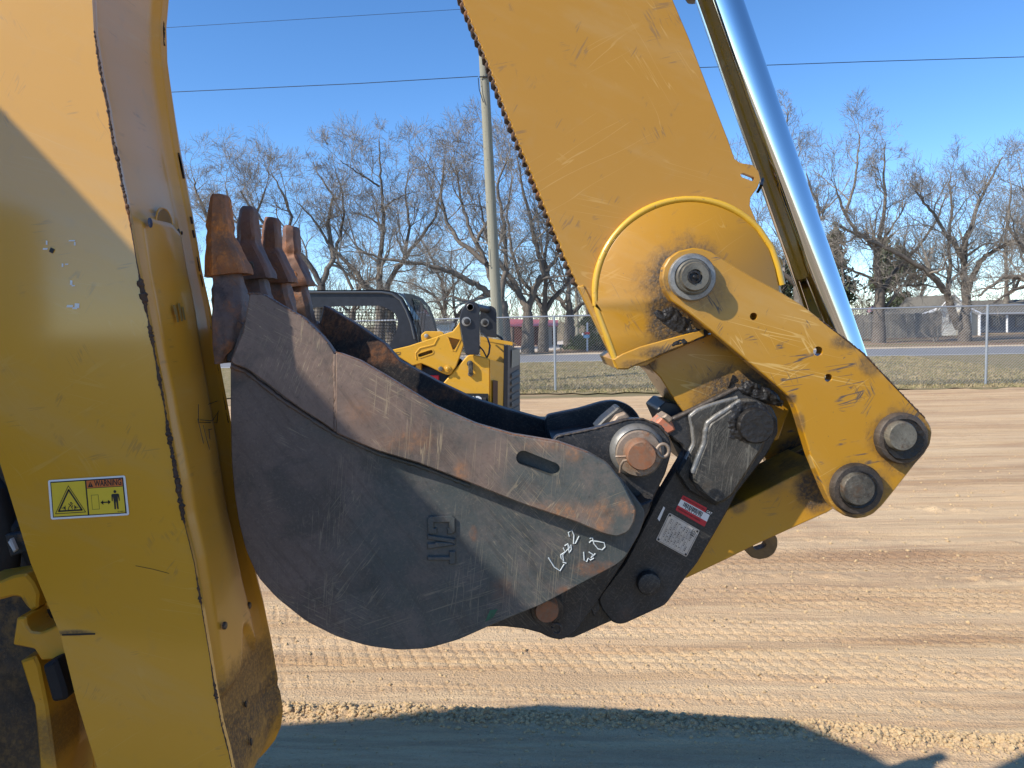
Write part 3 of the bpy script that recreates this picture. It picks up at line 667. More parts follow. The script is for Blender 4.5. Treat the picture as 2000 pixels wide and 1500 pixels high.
# left edges of the two pads, their sunlight painted as a pale bead
for st, Y, r in (([(1446,783),(1420,800),(1398,814),(1382,826),(1378,842),(1376,865),(1365,892),(1352,926)], YC-0.036, 0.0055), ([(1440,777),(1392,790),(1362,801),(1348,813),(1353,840),(1355,866),(1338,900)], YC-0.010, 0.0045)):
    pp = [P(x, y, Y) for x, y, _ in along(st, 4)]; mb = MB(); mb.tube(pp, [r*rng.uniform(.9, 1.08) for _ in pp], 8); OB('worn_or_sunlit_edge', mb, M_COUPE, coup, ang=60)
mb = MB(); st = [P(x, y, YC+.002) for x, y, _ in along([(1300,845),(1316,818),(1353,801),(1442,757)], 4)]; mb.tube(st, [0.005*rng.uniform(.8, 1.1) for _ in st], 8)
OB('worn_or_sunlit_edge', mb, M_COLLAR, coup, ang=60)
mb = revp(1478,832,1.41,[(36,1.425),(36,1.414),(33,1.409),(31,1.409)], jit=.015); OB('pin_end', mb, M_GREASE, coup)
def grease_patch(cx, cy, rx, ry, Y, amp, parent, seed, rot=0.0, hole=None, N=64):
    from mathutils import noise
    mb = MB(); vs = []; keep = {}
    for j in range(N+1):
        for i in range(N+1):
            u = -1+2*i/N; v = -1+2*j/N; x = cx + (u*rx*math.cos(rot) - v*ry*math.sin(rot)); y = cy + (u*rx*math.sin(rot) + v*ry*math.cos(rot))
            q = Vector((x*.03, y*.03, seed)); fall = 1 - (u*u+v*v)**.9
            n_ = noise.fractal(q*1.3, 0.9, 2.0, 4)*1.2
            h = amp*(min(fall, .55)*.7 + n_*.55 - .12)
            if hole and (x-hole[0])**2 + (y-hole[1])**2 < hole[2]**2: h = -.004
            p = P(x, y, Y); p.y -= max(h, -.003) ; vs.append(p); keep[(i, j)] = h
    fs = [(j*(N+1)+i, j*(N+1)+i+1, (j+1)*(N+1)+i+1, (j+1)*(N+1)+i) for j in range(N) for i in range(N) if max(keep[(i, j)], keep[(i+1, j)], keep[(i, j+1)], keep[(i+1, j+1)]) > -.0015]
    mb.add(vs, fs); return OB('grease', mb, M_GREASE, parent, ang=60, recalc=False)
grease_patch(1460, 824, 40, 40, 1.422, .006, coup, 3.1, 0, (1482, 834, 27))
grease_patch(1478, 766, 56, 16, 1.466, .008, coup, 7.7, .35)
grease_patch(1318, 625, 20, 50, YS-.012, .006, stick, 11.3, -.9, (1355, 541, 58))
grease_patch(1345, 662, 40, 8, YS-.013, .004, stick, 5.3, -.33)
mb = revp(1268,1141,1.45,[(24,1.466),(24,1.452),(22,1.447),(19,1.446)]); OB('bolt', mb, M_COUP, coup)
# lower jaw of the coupler and its wedge
OB('coupler_jaw', plate([(1142,1185),(1185,1120),(1215,1100),(1262,1020),(1300,960),(1320,1100),(1300,1180),(1192,1214),(1120,1246),(1090,1246)], YC+0.035, YC+0.19, 4), M_COUP, coup)
OB('jaw_lug', plate([(1150,1180),(1165,1160),(1172,1190),(1160,1206)], YC-0.01, YC+0.03, 3), M_COUP, coup)
# black body behind, and the red-orange seal between the ears
OB('coupler_body', plate([(1283,800),(1300,784),(1330,790),(1350,800),(1430,830),(1480,860),(1440,950),(1330,900)], YC+0.05, YC+0.18, 4), M_BLACK, coup)
g = MT('orange_paint', 0.6); g.col(g.mix(g.step(g.noise(60, 5), .45, .6), (0.50, 0.17, 0.09), (0.30, 0.20, 0.14))); M_ORS = g.m
OB('spring_block', plate([(1280,828),(1296,812),(1312,822),(1320,840),(1300,850)], YC-0.005, YC+0.05, 3, ch=.003), M_ORS, coup)
OB('spring_block', plate([(1292,816),(1303,808),(1316,818),(1308,828)], YC-0.012, YC+0.04, 3, ch=.003), M_RINGRUST, coup)
# barcode sticker and maker's plate
f1 = decal_frame([(1334,967),(1390,997),(1376,1029),(1319,996)], YC-0.001)
rcs = [(a/100, b_/60) for a, b_ in fillet([(0,0),(100,0),(100,60),(0,60)], 4, 3)]
stk = OB('barcode_sticker', poly_mb(f1, rcs, 0), M_RED, coup, ang=0)
OB('sticker_band', quad_mb(f1, 0, .27, 1, .68, L1), M_WHITE, stk, ang=0)
mb = MB(); quad_mb(f1, .84, 0, 1.06, .27, L1, mb); x = .14
while x < .80: w = rng.choice([.012, .022, .03]); quad_mb(f1, x, .32, x+w, .56, L2, mb); x += w + rng.choice([.012, .018])
text_mb('CAT1515', f1(.22, .665, L2), f1(1, .6, L2)-f1(0, .6, L2), f1(.2, 0, L2)-f1(.2, 1, L2), .006, 0, .02, 1, mb, fit=(f1(.78, .6, 0)-f1(.22, .6, 0)).length)
OB('barcode', mb, M_DBLACK, stk, ang=0)
mb = MB(); text_mb('CAT', f1(.86, .22, L2), f1(1, .6, L2)-f1(0, .6, L2), f1(.2, 0, L2)-f1(.2, 1, L2), .0065, 0, .03, 1, mb, fit=(f1(1.04, .6, 0)-f1(.86, .6, 0)).length)
OB('sticker_name', mb, M_WHITE, stk, ang=0)
mb = MB(); 
for (v0, v1) in ((.08,.20),(.76,.90)):
    for k in range(22): quad_mb(f1, .06+k*.034, v0+.02, .06+k*.034+rng.uniform(.01,.026), v1-.02, L2, mb)
OB('sticker_print', mb, flat('dark_red_ink', (0.18, 0.005, 0.01)), stk, ang=0)
g = MT('plate_aluminium', 0.38, 0.75); g.col(g.mix(g.noise(60, 6), (0.30, 0.30, 0.31), (0.62, 0.62, 0.62))); g.rough(g.math('ADD', .3, g.math('MULTIPLY', g.noise(90, 5), .35))); M_ALU = g.m
f2 = decal_frame([(1307,1001),(1367,1036),(1341,1088),(1281,1055)], YC-0.0015)
npl = OB('name_plate', poly_mb(f2, rcs, 0), M_ALU, coup, ang=0)
mb = MB(); stroke(f2, [(.03,.03),(.97,.03),(.97,.97),(.03,.97),(.03,.03)], .012, L1, mb, 1)
for k in range(9):
    u = .12+k*.088; stroke(f2, [(u,.14),(u,.92)], .006, L1, mb, 1)
    for q in range(12):
        if rng.random() < .6: quad_mb(f2, u+.02, .14+q*.062, u+.05, .14+q*.062+rng.uniform(.02,.045), L1, mb)
quad_mb(f2, .80, .06, .93, .30, L1, mb)
OB('plate_print', mb, flat('plate_ink', (0.08, 0.08, 0.085)), npl, ang=0)
u_ = f2(.5, 1, 0)-f2(.5, 0, 0); v_ = f2(1, .5, 0)-f2(0, .5, 0)
mb = MB(); text_mb('CAT', f2(.82, .07, L2), u_, v_, .0095, 0, .03, 1, mb, fit=(f2(.8, .28, 0)-f2(.8, .08, 0)).length); OB('plate_name', mb, M_ALU, npl, ang=0)
for (u, v) in ((.06,.07),(.94,.07),(.06,.93),(.94,.93)):
    c = f2(u, v, 0); mb = MB(); mb.rev((c.x, c.z), [(0.0018, YC-.001), (0.0018, YC-.003), (0.001, YC-.0035)], 10); OB('rivet', mb, M_DBLACK, npl)
mb = MB(); mb.add([P(1284,1013,YC-.001), P(1296,989,YC-.001), P(1299,992,YC-.001), P(1288,1018,YC-.001)], [(0,1,2,3)]); OB('bare_streak', mb, M_WHITE, coup, ang=0)
# ---------------- bucket
YK = 1.325      # near side sheet; the cutter bar stands in front of it
YF = 1.90
gx = W(790, 900, 1.33)[0]
M_SHELL = steel('bucket_side_steel', paint=(0.058, 0.070, 0.070), bare=(0.105, 0.080, 0.070), rust=(0.22, 0.10, 0.05), paint_amt=0.52, rust_amt=0.66, scr=0.9, grad=(gx-0.02, 0.9), metal=0.12, rough=0.5,
                rspots=[(W(1170,1108,1.33), .022, .9, (2.2, .7)), (W(1110,1150,1.33), .016, .8, (2, .6)), (W(925,1040,1.33), .010, .7, (.8, 1.6)), (W(985,1155,1.33), .03, .4), (W(470,720,1.33), .02, .7)])
M_CUT = steel('cutter_bar_steel', paint=(0.085, 0.096, 0.090), bare=(0.175, 0.120, 0.094), rust=(0.42, 0.19, 0.08), paint_amt=0.40, rust_amt=0.60, scr=1.5, grad=(gx+0.05, 0.85), metal=0.15, rough=0.48, scol=(0.46, 0.36, 0.22),
              rspots=[(W(1100,1000,1.3), .045, .8, (1.6, .5)), (W(1175,1010,1.3), .035, .8, (.7, 1.1)), (W(1215,990,1.3), .02, .7), (W(1060,870,1.3), .03, .6, (1.6, .5)), (W(900,920,1.3), .02, .7, (.7, 1.2)), (W(800,860,1.3), .03, .5, (1.6, .8)), (W(700,800,1.3), .03, .3), (W(1120,885,1.3), .02, .7)])
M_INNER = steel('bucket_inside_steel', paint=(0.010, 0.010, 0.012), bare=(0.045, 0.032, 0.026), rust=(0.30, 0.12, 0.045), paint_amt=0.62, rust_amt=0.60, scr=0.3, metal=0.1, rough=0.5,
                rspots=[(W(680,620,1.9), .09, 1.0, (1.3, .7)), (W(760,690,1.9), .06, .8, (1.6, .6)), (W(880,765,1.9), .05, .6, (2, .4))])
M_RUSTEDGE = steel('rust_edge', paint=(0.16, 0.08, 0.045), bare=(0.14, 0.08, 0.055), rust=(0.34, 0.14, 0.06), paint_amt=0.4, rust_amt=0.5, scr=0, rough=0.7)
side = [(450,705,6),(450,800),(452,900),(457,960),(466,1020),(480,1075),(503,1127),(540,1168),(598,1214),(658,1244),(718,1262),(778,1270),(835,1267),(895,1250),(960,1221),(1060,1180),(1150,1132),(1205,1103,10),(1222,1088,10),(1250,1040),(1262,1000),(1210,930),(1090,880),(1000,860),(850,805),(760,750),(640,690),(500,590),(470,640)]
sideW = WP(fillet(side, 14, 4), YK)
mb = MB(); mb.prism(sideW, YK, YK+0.018, ch=0.0015)
buck = OB('bucket', mb, M_SHELL, hoe, ang=30)
farW_top = WP([(632,597),(640,600),(700,636),(752,672,),(760,682),(779,704),(812,722),(853,745),(922,778),(991,800),(1060,819),(1090,828)], 1.88)

sel = WP([(450,705),(450,800),(452,900),(466,1020),(503,1127),(540,1168),(598,1214),(658,1244),(718,1262),(778,1270),(835,1267),(895,1250),(960,1221),(1060,1180),(1150,1132),(1205,1103),(1222,1088),(1250,1040),(1262,1000),(1240,930)], YK)
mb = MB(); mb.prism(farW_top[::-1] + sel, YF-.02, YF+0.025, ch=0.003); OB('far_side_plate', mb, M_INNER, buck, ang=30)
# curved back sheet between the sides
cur = WP(fillet(side[:20], 14, 4), YK)
n = len(cur); ins = []
for i in range(n):
    a = Vector(cur[max(i-1, 0)]); c_ = Vector(cur[min(i+1, n-1)]); d = (c_-a).normalized(); nn = Vector((-d.y, d.x)); ins.append((cur[i][0]+nn.x*0.014, cur[i][1]+nn.y*0.014))
mb = MB(); vs = []
for (x, z), (xi, zi) in zip(cur, ins): vs += [(x, YK+0.018, z), (x, YF, z), (xi, YK+0.018, zi), (xi, YF, zi)]
fs = []
for i in range(n-1):
    o = 4*i; q = o+4; fs += [(o, o+1, q+1, q), (o+2, q+2, q+3, o+3), (o, q, q+2, o+2), (o+1, o+3, q+3, q+1)]
fs += [(0, 2, 3, 1), (4*n-4, 4*n-3, 4*n-1, 4*n-2)]
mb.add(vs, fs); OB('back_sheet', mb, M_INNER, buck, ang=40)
# top beam that ties the sides by the ears
OB('torque_beam', plate([(1085,880),(1160,870),(1240,900),(1262,1000),(1250,1040),(1200,1000),(1120,930)], 1.47, YF-0.025, 3), M_INNER, buck)
# side cutter bars: outline swept in front of the near sheet
cut = [(447,704),(452,712),(480,722),(515,747),(550,775),(585,800),(620,822),(650,843),(700,866),(740,882),(820,906),(920,945),(1020,985),(1130,1022),(1180,1044,8),(1205,1049,6),(1228,1040,8),(1240,1018,8),(1243,995,8),(1215,940,8),(1190,908,10),(1150,885),(1090,864),(1000,849),(930,829),(850,794),(800,764),(760,739),(700,704),(662,690,4),(650,689,3)]
slotp = slot_poly((1022,894),(1080,917),14)
corner = [(447,704),(452,712),(480,722),(515,747),(550,775),(585,800),(620,822),(652,845),(652,690),(640,672),(628,657),(590,620),(545,595),(511,574,4),(484,573,4),(480,600),(470,650)]
cut_main = [p for p in cut if p[0] > 655] + [(655,688),(655,846)]
cm = cut_main[:-2]
cut_main = [(655,846)] + cm + [(655,689)]
YCB = 1.298
for side_k, (Y0, Y1) in enumerate(((YCB, YK-0.001),)):
    pm = WP(fillet(cut_main, 6, 4), YCB); hm = [WP(slotp, YCB)]
    mb = MB(); mb.prism(pm, Y0, Y1, hm, ch=0.0025); cb = OB('side_cutter_bar', mb, M_CUT, buck, ang=35)
    pc = WP(fillet(corner, 3, 4), YCB)
    mb = MB(); mb.prism(pc, Y0+0.008, Y1, ch=0.002); cc = OB('corner_plate', mb, M_CUT if side_k == 0 else M_INNER, buck, ang=35)
    if side_k == 0:
        # rusty flame-cut top edges
        st = [P(x, y, YCB+.0035) for x, y, _ in along([(655,688),(662,690),(700,704),(760,739),(850,794),(930,829),(1000,849),(1090,864),(1150,885)], 4)]
        mb = MB(); mb.tube(st, [0.0019*rng.uniform(.7, 1.3) for _ in st], 6)
        st = [P(x, y, YCB+.0105) for x, y, _ in along([(484,573),(511,574),(545,595),(590,620),(628,657),(640,672)], 3)]
        mb.tube(st, [0.0019*rng.uniform(.6, 1.6) for _ in st], 6); OB('rusty_edge', mb, M_RUSTEDGE, buck, ang=60)
        st = [P(x, y, YCB+.006) for x, y, _ in along([(656,692),(654,730),(657,780),(656,844)], 5)]
        mb = MB(); mb.tube(st, [0.004*rng.uniform(.7, 1.15) for _ in st], 8); OB('weld_seam', mb, M_CUT, buck, ang=60)
        st = [P(x, y, YK-.001) for x, y, _ in along([(452,715),(480,726),(550,780),(620,826),(655,848),(740,886),(820,910),(920,949)], 5)]
        mb = MB(); mb.tube(st, [0.0045*rng.uniform(.7, 1.2) for _ in st], 8); OB('weld_seam', mb, M_SHELL, buck, ang=60)
# lip plate running across behind the teeth
lipW = WP([(412,545),(440,545),(500,580),(505,640),(470,700),(447,708),(428,704)], 1.37)
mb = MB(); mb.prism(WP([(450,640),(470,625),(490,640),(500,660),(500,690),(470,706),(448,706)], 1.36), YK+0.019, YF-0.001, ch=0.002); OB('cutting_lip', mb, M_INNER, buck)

# teeth and their adapters
def steel_t(nm, **k): return steel(nm, **k)
M_TOOTH = steel('tooth_rust', paint=(0.22, 0.16, 0.12), bare=(0.30, 0.115, 0.04), rust=(0.62, 0.22, 0.05), paint_amt=0.42, rust_amt=0.44, scr=0.0, metal=0.05, rough=0.7)
M_TOOTHB = steel('tooth_rust_blued', paint=(0.10, 0.095, 0.11), bare=(0.19, 0.08, 0.04), rust=(0.50, 0.18, 0.05), paint_amt=0.50, rust_amt=0.55, scr=0.0, metal=0.1, rough=0.6)
M_ADAPT = steel('adapter_steel', paint=(0.05, 0.042, 0.042), bare=(0.15, 0.095, 0.075), rust=(0.34, 0.13, 0.05), paint_amt=0.42, rust_amt=0.48, scr=0.3, metal=0.12, rough=0.55)
YT = 1.365; TW = 0.062
def loft(secs, mb=None, sub=True):
    """secs: [(xl, xr, z_l, z_r, y0, y1, cham)] octagonal rings stacked upwards"""
    mb = mb or MB(); vs = []
    for (pl_, pr_, y0, y1, c) in secs:
        (xl, zl), (xr, zr) = pl_, pr_
        def at(t): return (xl+(xr-xl)*t, zl+(zr-zl)*t)
        w = math.hypot(xr-xl, zr-zl); k = min(c[0]/w, 0.45); k2 = min(c[1]/w, .45); h = min(c[2], (y1-y0)*0.45)
        for t, y in ((k, y0), (1-k2, y0), (1, y0+c[2]*0.5 if c[2] < (y1-y0)*.45 else y0+h), (1, y1-h), (1-k2, y1), (k, y1), (0, y1-h), (0, y0+h)):
            p = at(t); vs.append((p[0], y, p[1]))
    n = 8; fs = []
    for i in range(len(secs)-1):
        for k in range(n): fs.append((i*n+k, i*n+(k+1) % n, (i+1)*n+(k+1) % n, (i+1)*n+k))
    fs.append(tuple(range(n))[::-1]); fs.append(tuple((len(secs)-1)*n+k for k in range(n)))
    return mb.add(vs, fs)
def rough_mesh(o, amp, sc, seed=0):
    from mathutils import noise
    me = o.data; bm = bmesh.new(); bm.from_mesh(me)
    bmesh.ops.triangulate(bm, faces=bm.faces[:])
    for _ in range(2): bmesh.ops.subdivide_edges(bm, edges=[e for e in bm.edges if e.calc_length() > 0.008], cuts=1, use_grid_fill=True)
    bmesh.ops.smooth_vert(bm, verts=bm.verts[:], factor=0.22)
    bm.normal_update()
    for v in bm.verts:
        d = noise.noise(v.co*sc + Vector((seed, 0, 0)))*amp + noise.noise(v.co*sc*3 + Vector((0, seed, 0)))*amp*0.5
        v.co += v.normal*d
    bm.to_mesh(me); bm.free(); me.polygons.foreach_set('use_smooth', [True]*len(me.polygons)); me.update()
offs = [0.0, 0.148, 0.300, 0.448]
prev = None
for ti, dy in enumerate(offs):
    Y0, Y1 = YT, YT+TW
    m = 7*YT/F
    sec = [
        (W(394,540,YT), W(473,532,YT), Y0-.008, Y1+.006, (.020, .003, .018)),
        (W(394,529,YT), W(472,522,YT), Y0-.010, Y1+.008, (.022, .004, .022)),
        (W(396,490,YT), W(455,484,YT), Y0-.006, Y1+.004, (.018, .005, .018)),
        (W(397,460,YT), W(441,460,YT), Y0-.001, Y1-.000, (.014, .005, .013)),
        (W(399,449,YT), W(438,451,YT), Y0+.003, Y1-.004, (.012, .005, .011)),
        (W(397,438,YT), W(439,440,YT), Y0+.001, Y1-.002, (.014, .004, .012)),
        (W(399,410,YT), W(436,410,YT), Y0+.003, Y1-.004, (.012, .004, .011)),
        (W(402,384,YT), W(433,384,YT), Y0+.006, Y1-.008, (.010, .004, .010)),
        (W(405,374,YT), W(429,376,YT), Y0+.011, Y1-.013, (.007, .005, .009))]
    mb = loft(sec); vs = [(x + rng.uniform(-.0015, .0015)*(ti > 0), y + dy, z) for x, y, z in mb.v]; mb.v = vs
    t = OB('tooth', mb, (M_TOOTH, M_TOOTHB, M_TOOTHB, M_TOOTHB)[ti], buck, ang=40)
    rough_mesh(t, 0.0030, 34, ti*7)
    c = W(436,508,YT)
    mb = MB(); mb.rev(c, [(0.0095, Y0+dy-.004), (0.0095, Y0+dy-.0085), (0.0075, Y0+dy-.0105)], 16); OB('tooth_pin', mb, (M_TOOTH, M_PINGREY, M_TOOTHB, M_TOOTH)[ti], t)
    sec = [
        (W(428,709,YT), W(441,708,YT), Y0-.030+.035*(ti>0), Y1-.016, (.004, .005, .008)),
        (W(421,670,YT), W(464,680,YT), Y0-.030+.035*(ti>0), Y1-.010, (.006, .010, .012)),
        (W(416,620,YT), W(480,628,YT), Y0-.026+.03*(ti>0), Y1-.002, (.008, .010, .016)),
        (W(412,585,YT), W(474,590,YT), Y0-.016+.015*(ti>0), Y1, (.012, .010, .020)),
        (W(409,560,YT), W(464,558,YT), Y0-.002, Y1-.002, (.008, .008, .020)),
        (W(408,532,YT), W(458,528,YT), Y0+.004, Y1-.004, (.008, .008, .018))]
    mb = loft(sec); mb.v = [(x, y+dy, z) for x, y, z in mb.v]
    a_ = OB('tooth_adapter', mb, M_ADAPT, buck, ang=40); rough_mesh(a_, 0.0038, 30, ti*5+2)

# raised maker's mark: C A T reading down the side sheet
fe = lambda a, b_, l=0: P(834 + b_*57, 1003 + a*98, YK)
def emb(pts, nm='raised_letter'):
    q = [( *W(834+v*57, 1003+u*98, YK),) for u, v in pts]
    mb = MB(); mb.prism(q, YK-0.005, YK-0.0004, ch=0.0015); OB(nm, mb, M_SHELL, buck)
emb([(.04,.10),(.04,.86),(.09,.97),(.36,.97),(.40,.86),(.40,.70),(.28,.70),(.28,.76),(.17,.76),(.17,.24),(.28,.24),(.28,.34),(.40,.34),(.40,.10),(.35,.02),(.10,.02)][::1])
emb([(.41,.02),(.49,.97),(.60,.97),(.57,.80),(.50,.02)]); emb([(.585,.02),(.575,.28),(.545,.28),(.555,.50),(.565,.78),(.60,.97),(.62,.97),(.70,.02)])
emb([(.84,.02),(.84,.76),(.74,.76),(.74,.98),(1.0,.98),(1.0,.76),(.92,.76),(.92,.02)])
# hand-written paint pen marks
mb = MB()
fpen = lambda a, b_, l: P(a, b_, YK-0.0006)
pen = [[(1071,1089),(1083,1108),(1094,1115),(1102,1102)],[(1099,1098),(1106,1100)],[(1095,1084),(1104,1078),(1099,1084),(1101,1096),(1096,1090),(1095,1084)],[(1103,1066),(1109,1062),(1113,1069),(1104,1078),(1100,1070)],[(1109,1062),(1112,1080)],[(1115,1064),(1116,1073),(1113,1078)],
       [(1112,1048),(1110,1040),(1117,1036),(1121,1045),(1120,1062),(1124,1061),(1131,1047)],
       [(1152,1052),(1157,1050),(1160,1062),(1168,1072),(1176,1074),(1182,1068),(1180,1060),(1170,1058),(1155,1056),(1151,1060)],
       [(1140,1078),(1141,1094),(1146,1097),(1149,1090),(1153,1094),(1160,1090)],[(1150,1078),(1158,1083),(1154,1090),(1163,1081)]]
for st in pen:
    pp = [P(x, y, YK-0.0006) for x, y in st]
    mb.tube(pp, 0.0011, 5)
OB('pen_marks', mb, M_PAINTPEN, buck, ang=0)
mb = MB(); mb.add([P(947,1215,YK-.0008), P(957,1192,YK-.0008), P(972,1190,YK-.0008), P(963,1206,YK-.0008)], [(0,1,2,3)]); OB('green_paint_mark', mb, flat('green_paint', (0.015, 0.12, 0.07), .5, .4, 90), buck, ang=0)

# ears that take the coupler pins
M_EAR = steel('ear_black', paint=(0.016, 0.018, 0.022), bare=(0.05, 0.045, 0.042), rust=(0.16, 0.08, 0.04), paint_amt=0.60, rust_amt=0.67, scr=0.8, metal=0.08, rough=0.42, scol=(0.26, 0.24, 0.2))
YE = 1.425
ear = [(1080,864,6),(1087,853,6),(1162,838),(1223,820,16),(1255,818,14),(1288,831,14),(1309,857,12),(1312,884,12),(1300,925),(1276,975),(1250,1040),(1217,1100),(1142,1185),(1107,1222),(1095,1250,10),(1075,1247,10),(1055,1237),(1025,1229),(982,1224),(937,1224,3),(1010,1140),(1100,1000)]
ear = [(1080,864,6),(1087,853,6),(1162,838),(1223,820,16),(1255,818,14),(1288,831,14),(1309,857,12),(1312,884,12),(1300,925),(1276,975),(1250,1040),(1217,1100),(1160,1185),(1125,1235,10),(1098,1251,10),(1075,1247,8),(1055,1237),(1025,1229),(982,1224),(937,1225,3),(1010,1100),(1090,960)]
OB('ear', plate(ear, YE, YE+0.032, 4, ch=.003), M_EAR, buck)
OB('ear', plate([(x, y, 10) if False else (x, y) for x, y, *_ in ear], YE, YE+0.03, 4, ch=.003) if False else (lambda q: (q.prism(WP(fillet(ear, 4), YE), YE+0.335, YE+0.367, ch=.003), q)[1])(MB()), M_EAR, buck)
# worn rims on the near ear
st = [P(x, y, YE+.001) for x, y, _ in along([(1082,862),(1088,853),(1162,838),(1223,820),(1255,818),(1288,831),(1306,852)], 4)]
mb = MB(); mb.tube(st, [0.0022*rng.uniform(.5, 1.4) for _ in st], 6); OB('worn_or_sunlit_edge', mb, M_COLLAR, buck, ang=60)
# strip welded between the ear and the cutter bar
OB('gusset', plate([(1206,932),(1222,948),(1252,985),(1276,975),(1268,1000),(1240,1052),(1222,1090),(1196,1110),(1236,1020),(1246,995),(1218,938)], 1.36, 1.42, 4, ch=.003), M_EAR, buck)
# pin 1
mb = revp(1247,883,1.40,[(54,1.425),(54,1.412),(51,1.404),(46,1.400),(45,1.402)]); OB('pin_ring', mb, M_COUPE, buck)
mb = revp(1249,887,1.39,[(46,1.42),(46,1.396),(44,1.393),(28,1.393)]); rg = OB('retaining_ring', mb, M_RINGRUST, buck)
mb = revp(1253,890,1.355,[(30,1.40),(30,1.360),(29,1.353),(27,1.350),(26.5,1.350)]); pn1 = OB('bucket_pin', mb, M_PINRUST, buck)
def ringpin(c, r, tube, Y, lead, nm, mat):
    mb = MB(); n = 22
    pts = [P(c[0]+r*math.cos(a), c[1]+r*math.sin(a)*1.1, Y) for a in [2*PI*k/n - 2.6 for k in range(n)]]
    mb.tube([P(lead[0], lead[1], Y)] + pts, tube, 8); return OB(nm, mb, mat, buck, ang=60)
ringpin((1295,880), 11.5, 0.0032, 1.366, (1278,884), 'cotter_ring', M_RINGRUST)
mb = MB(); mb.tube([P(1228,891,1.362), P(1215,892,1.366), P(1203,892,1.372)], 0.0026, 8); mb.tube([P(1228,898,1.362), P(1218,900,1.364), P(1213,908,1.370), P(1211,923,1.376)], 0.0026, 8); OB('cotter_leg', mb, M_RINGRUST, buck, ang=60)
# pin 2
mb = revp(1069,1192,1.40,[(34,1.425),(34,1.405),(32,1.401),(24,1.401)]); OB('pin_ring', mb, M_COLLAR, buck)
mb = revp(1068,1194,1.37,[(24,1.41),(24,1.372),(22,1.368),(21,1.368)]); OB('bucket_pin', mb, M_PINRUST, buck)
ringpin((1087,1228), 9.0, 0.0028, 1.38, (1080,1216), 'cotter_ring', M_COLLAR)
for (x, y) in ((1253,890),(1068,1194)):
    c = W(x, y, 1.40); mb = MB(); mb.rev(c, [(0.024, 1.46), (0.024, 1.80)], 24); OB('pin_shaft', mb, M_COLLAR, buck)
# coupler hook seen above the ear
OB('coupler_hook', plate([(1163,836),(1180,818),(1209,794),(1224,806),(1240,822),(1215,850),(1180,850)], YE+0.06, YE+0.12, 4, ch=.003), M_COUPB, coup)
OB('coupler_hook_rust', plate([(1186,836),(1205,812),(1222,806),(1236,822),(1225,840)], YE+0.035, YE+0.058, 3, ch=.003), M_RINGRUST, coup)
# ================================================================ GROUND
def fade(t): return t*t*t*(t*(t*6-15)+10)
_rs = np.random.RandomState(11); _perm = _rs.rand(256, 256).astype(np.float32)
def vnoise(x, y):
    xi = np.floor(x).astype(int); yi = np.floor(y).astype(int); xf = fade(x-xi); yf = fade(y-yi)
    a = _perm[xi % 256, yi % 256]; b_ = _perm[(xi+1) % 256, yi % 256]; c_ = _perm[xi % 256, (yi+1) % 256]; d = _perm[(xi+1) % 256, (yi+1) % 256]
    return (a*(1-xf)+b_*xf)*(1-yf) + (c_*(1-xf)+d*xf)*yf
def fbm(x, y, o=4, g_=0.5):
    s = 0; a = 1; t = 0
    for k in range(o): s = s + a*(vnoise(x*2**k+k*17.3, y*2**k+k*9.1)-0.5); t += a; a *= g_
    return s/t
def sstep(v, a, b_): t = np.clip((v-a)/(b_-a), 0, 1); return t*t*(3-2*t)
berm_px = [(300,1380),(560,1392),(800,1398),(1000,1402),(1200,1408),(1500,1424),(1700,1436),(2000,1458),(2300,1480)]
berm = [G(x, y) for x, y in berm_px]; bx = np.array([p.x for p in berm]); by = np.array([p.y for p in berm])
bX = np.concatenate([[-4], bx, [6]]); bY = np.concatenate([[by[0]+.2], by, [by[-1]-.35]])
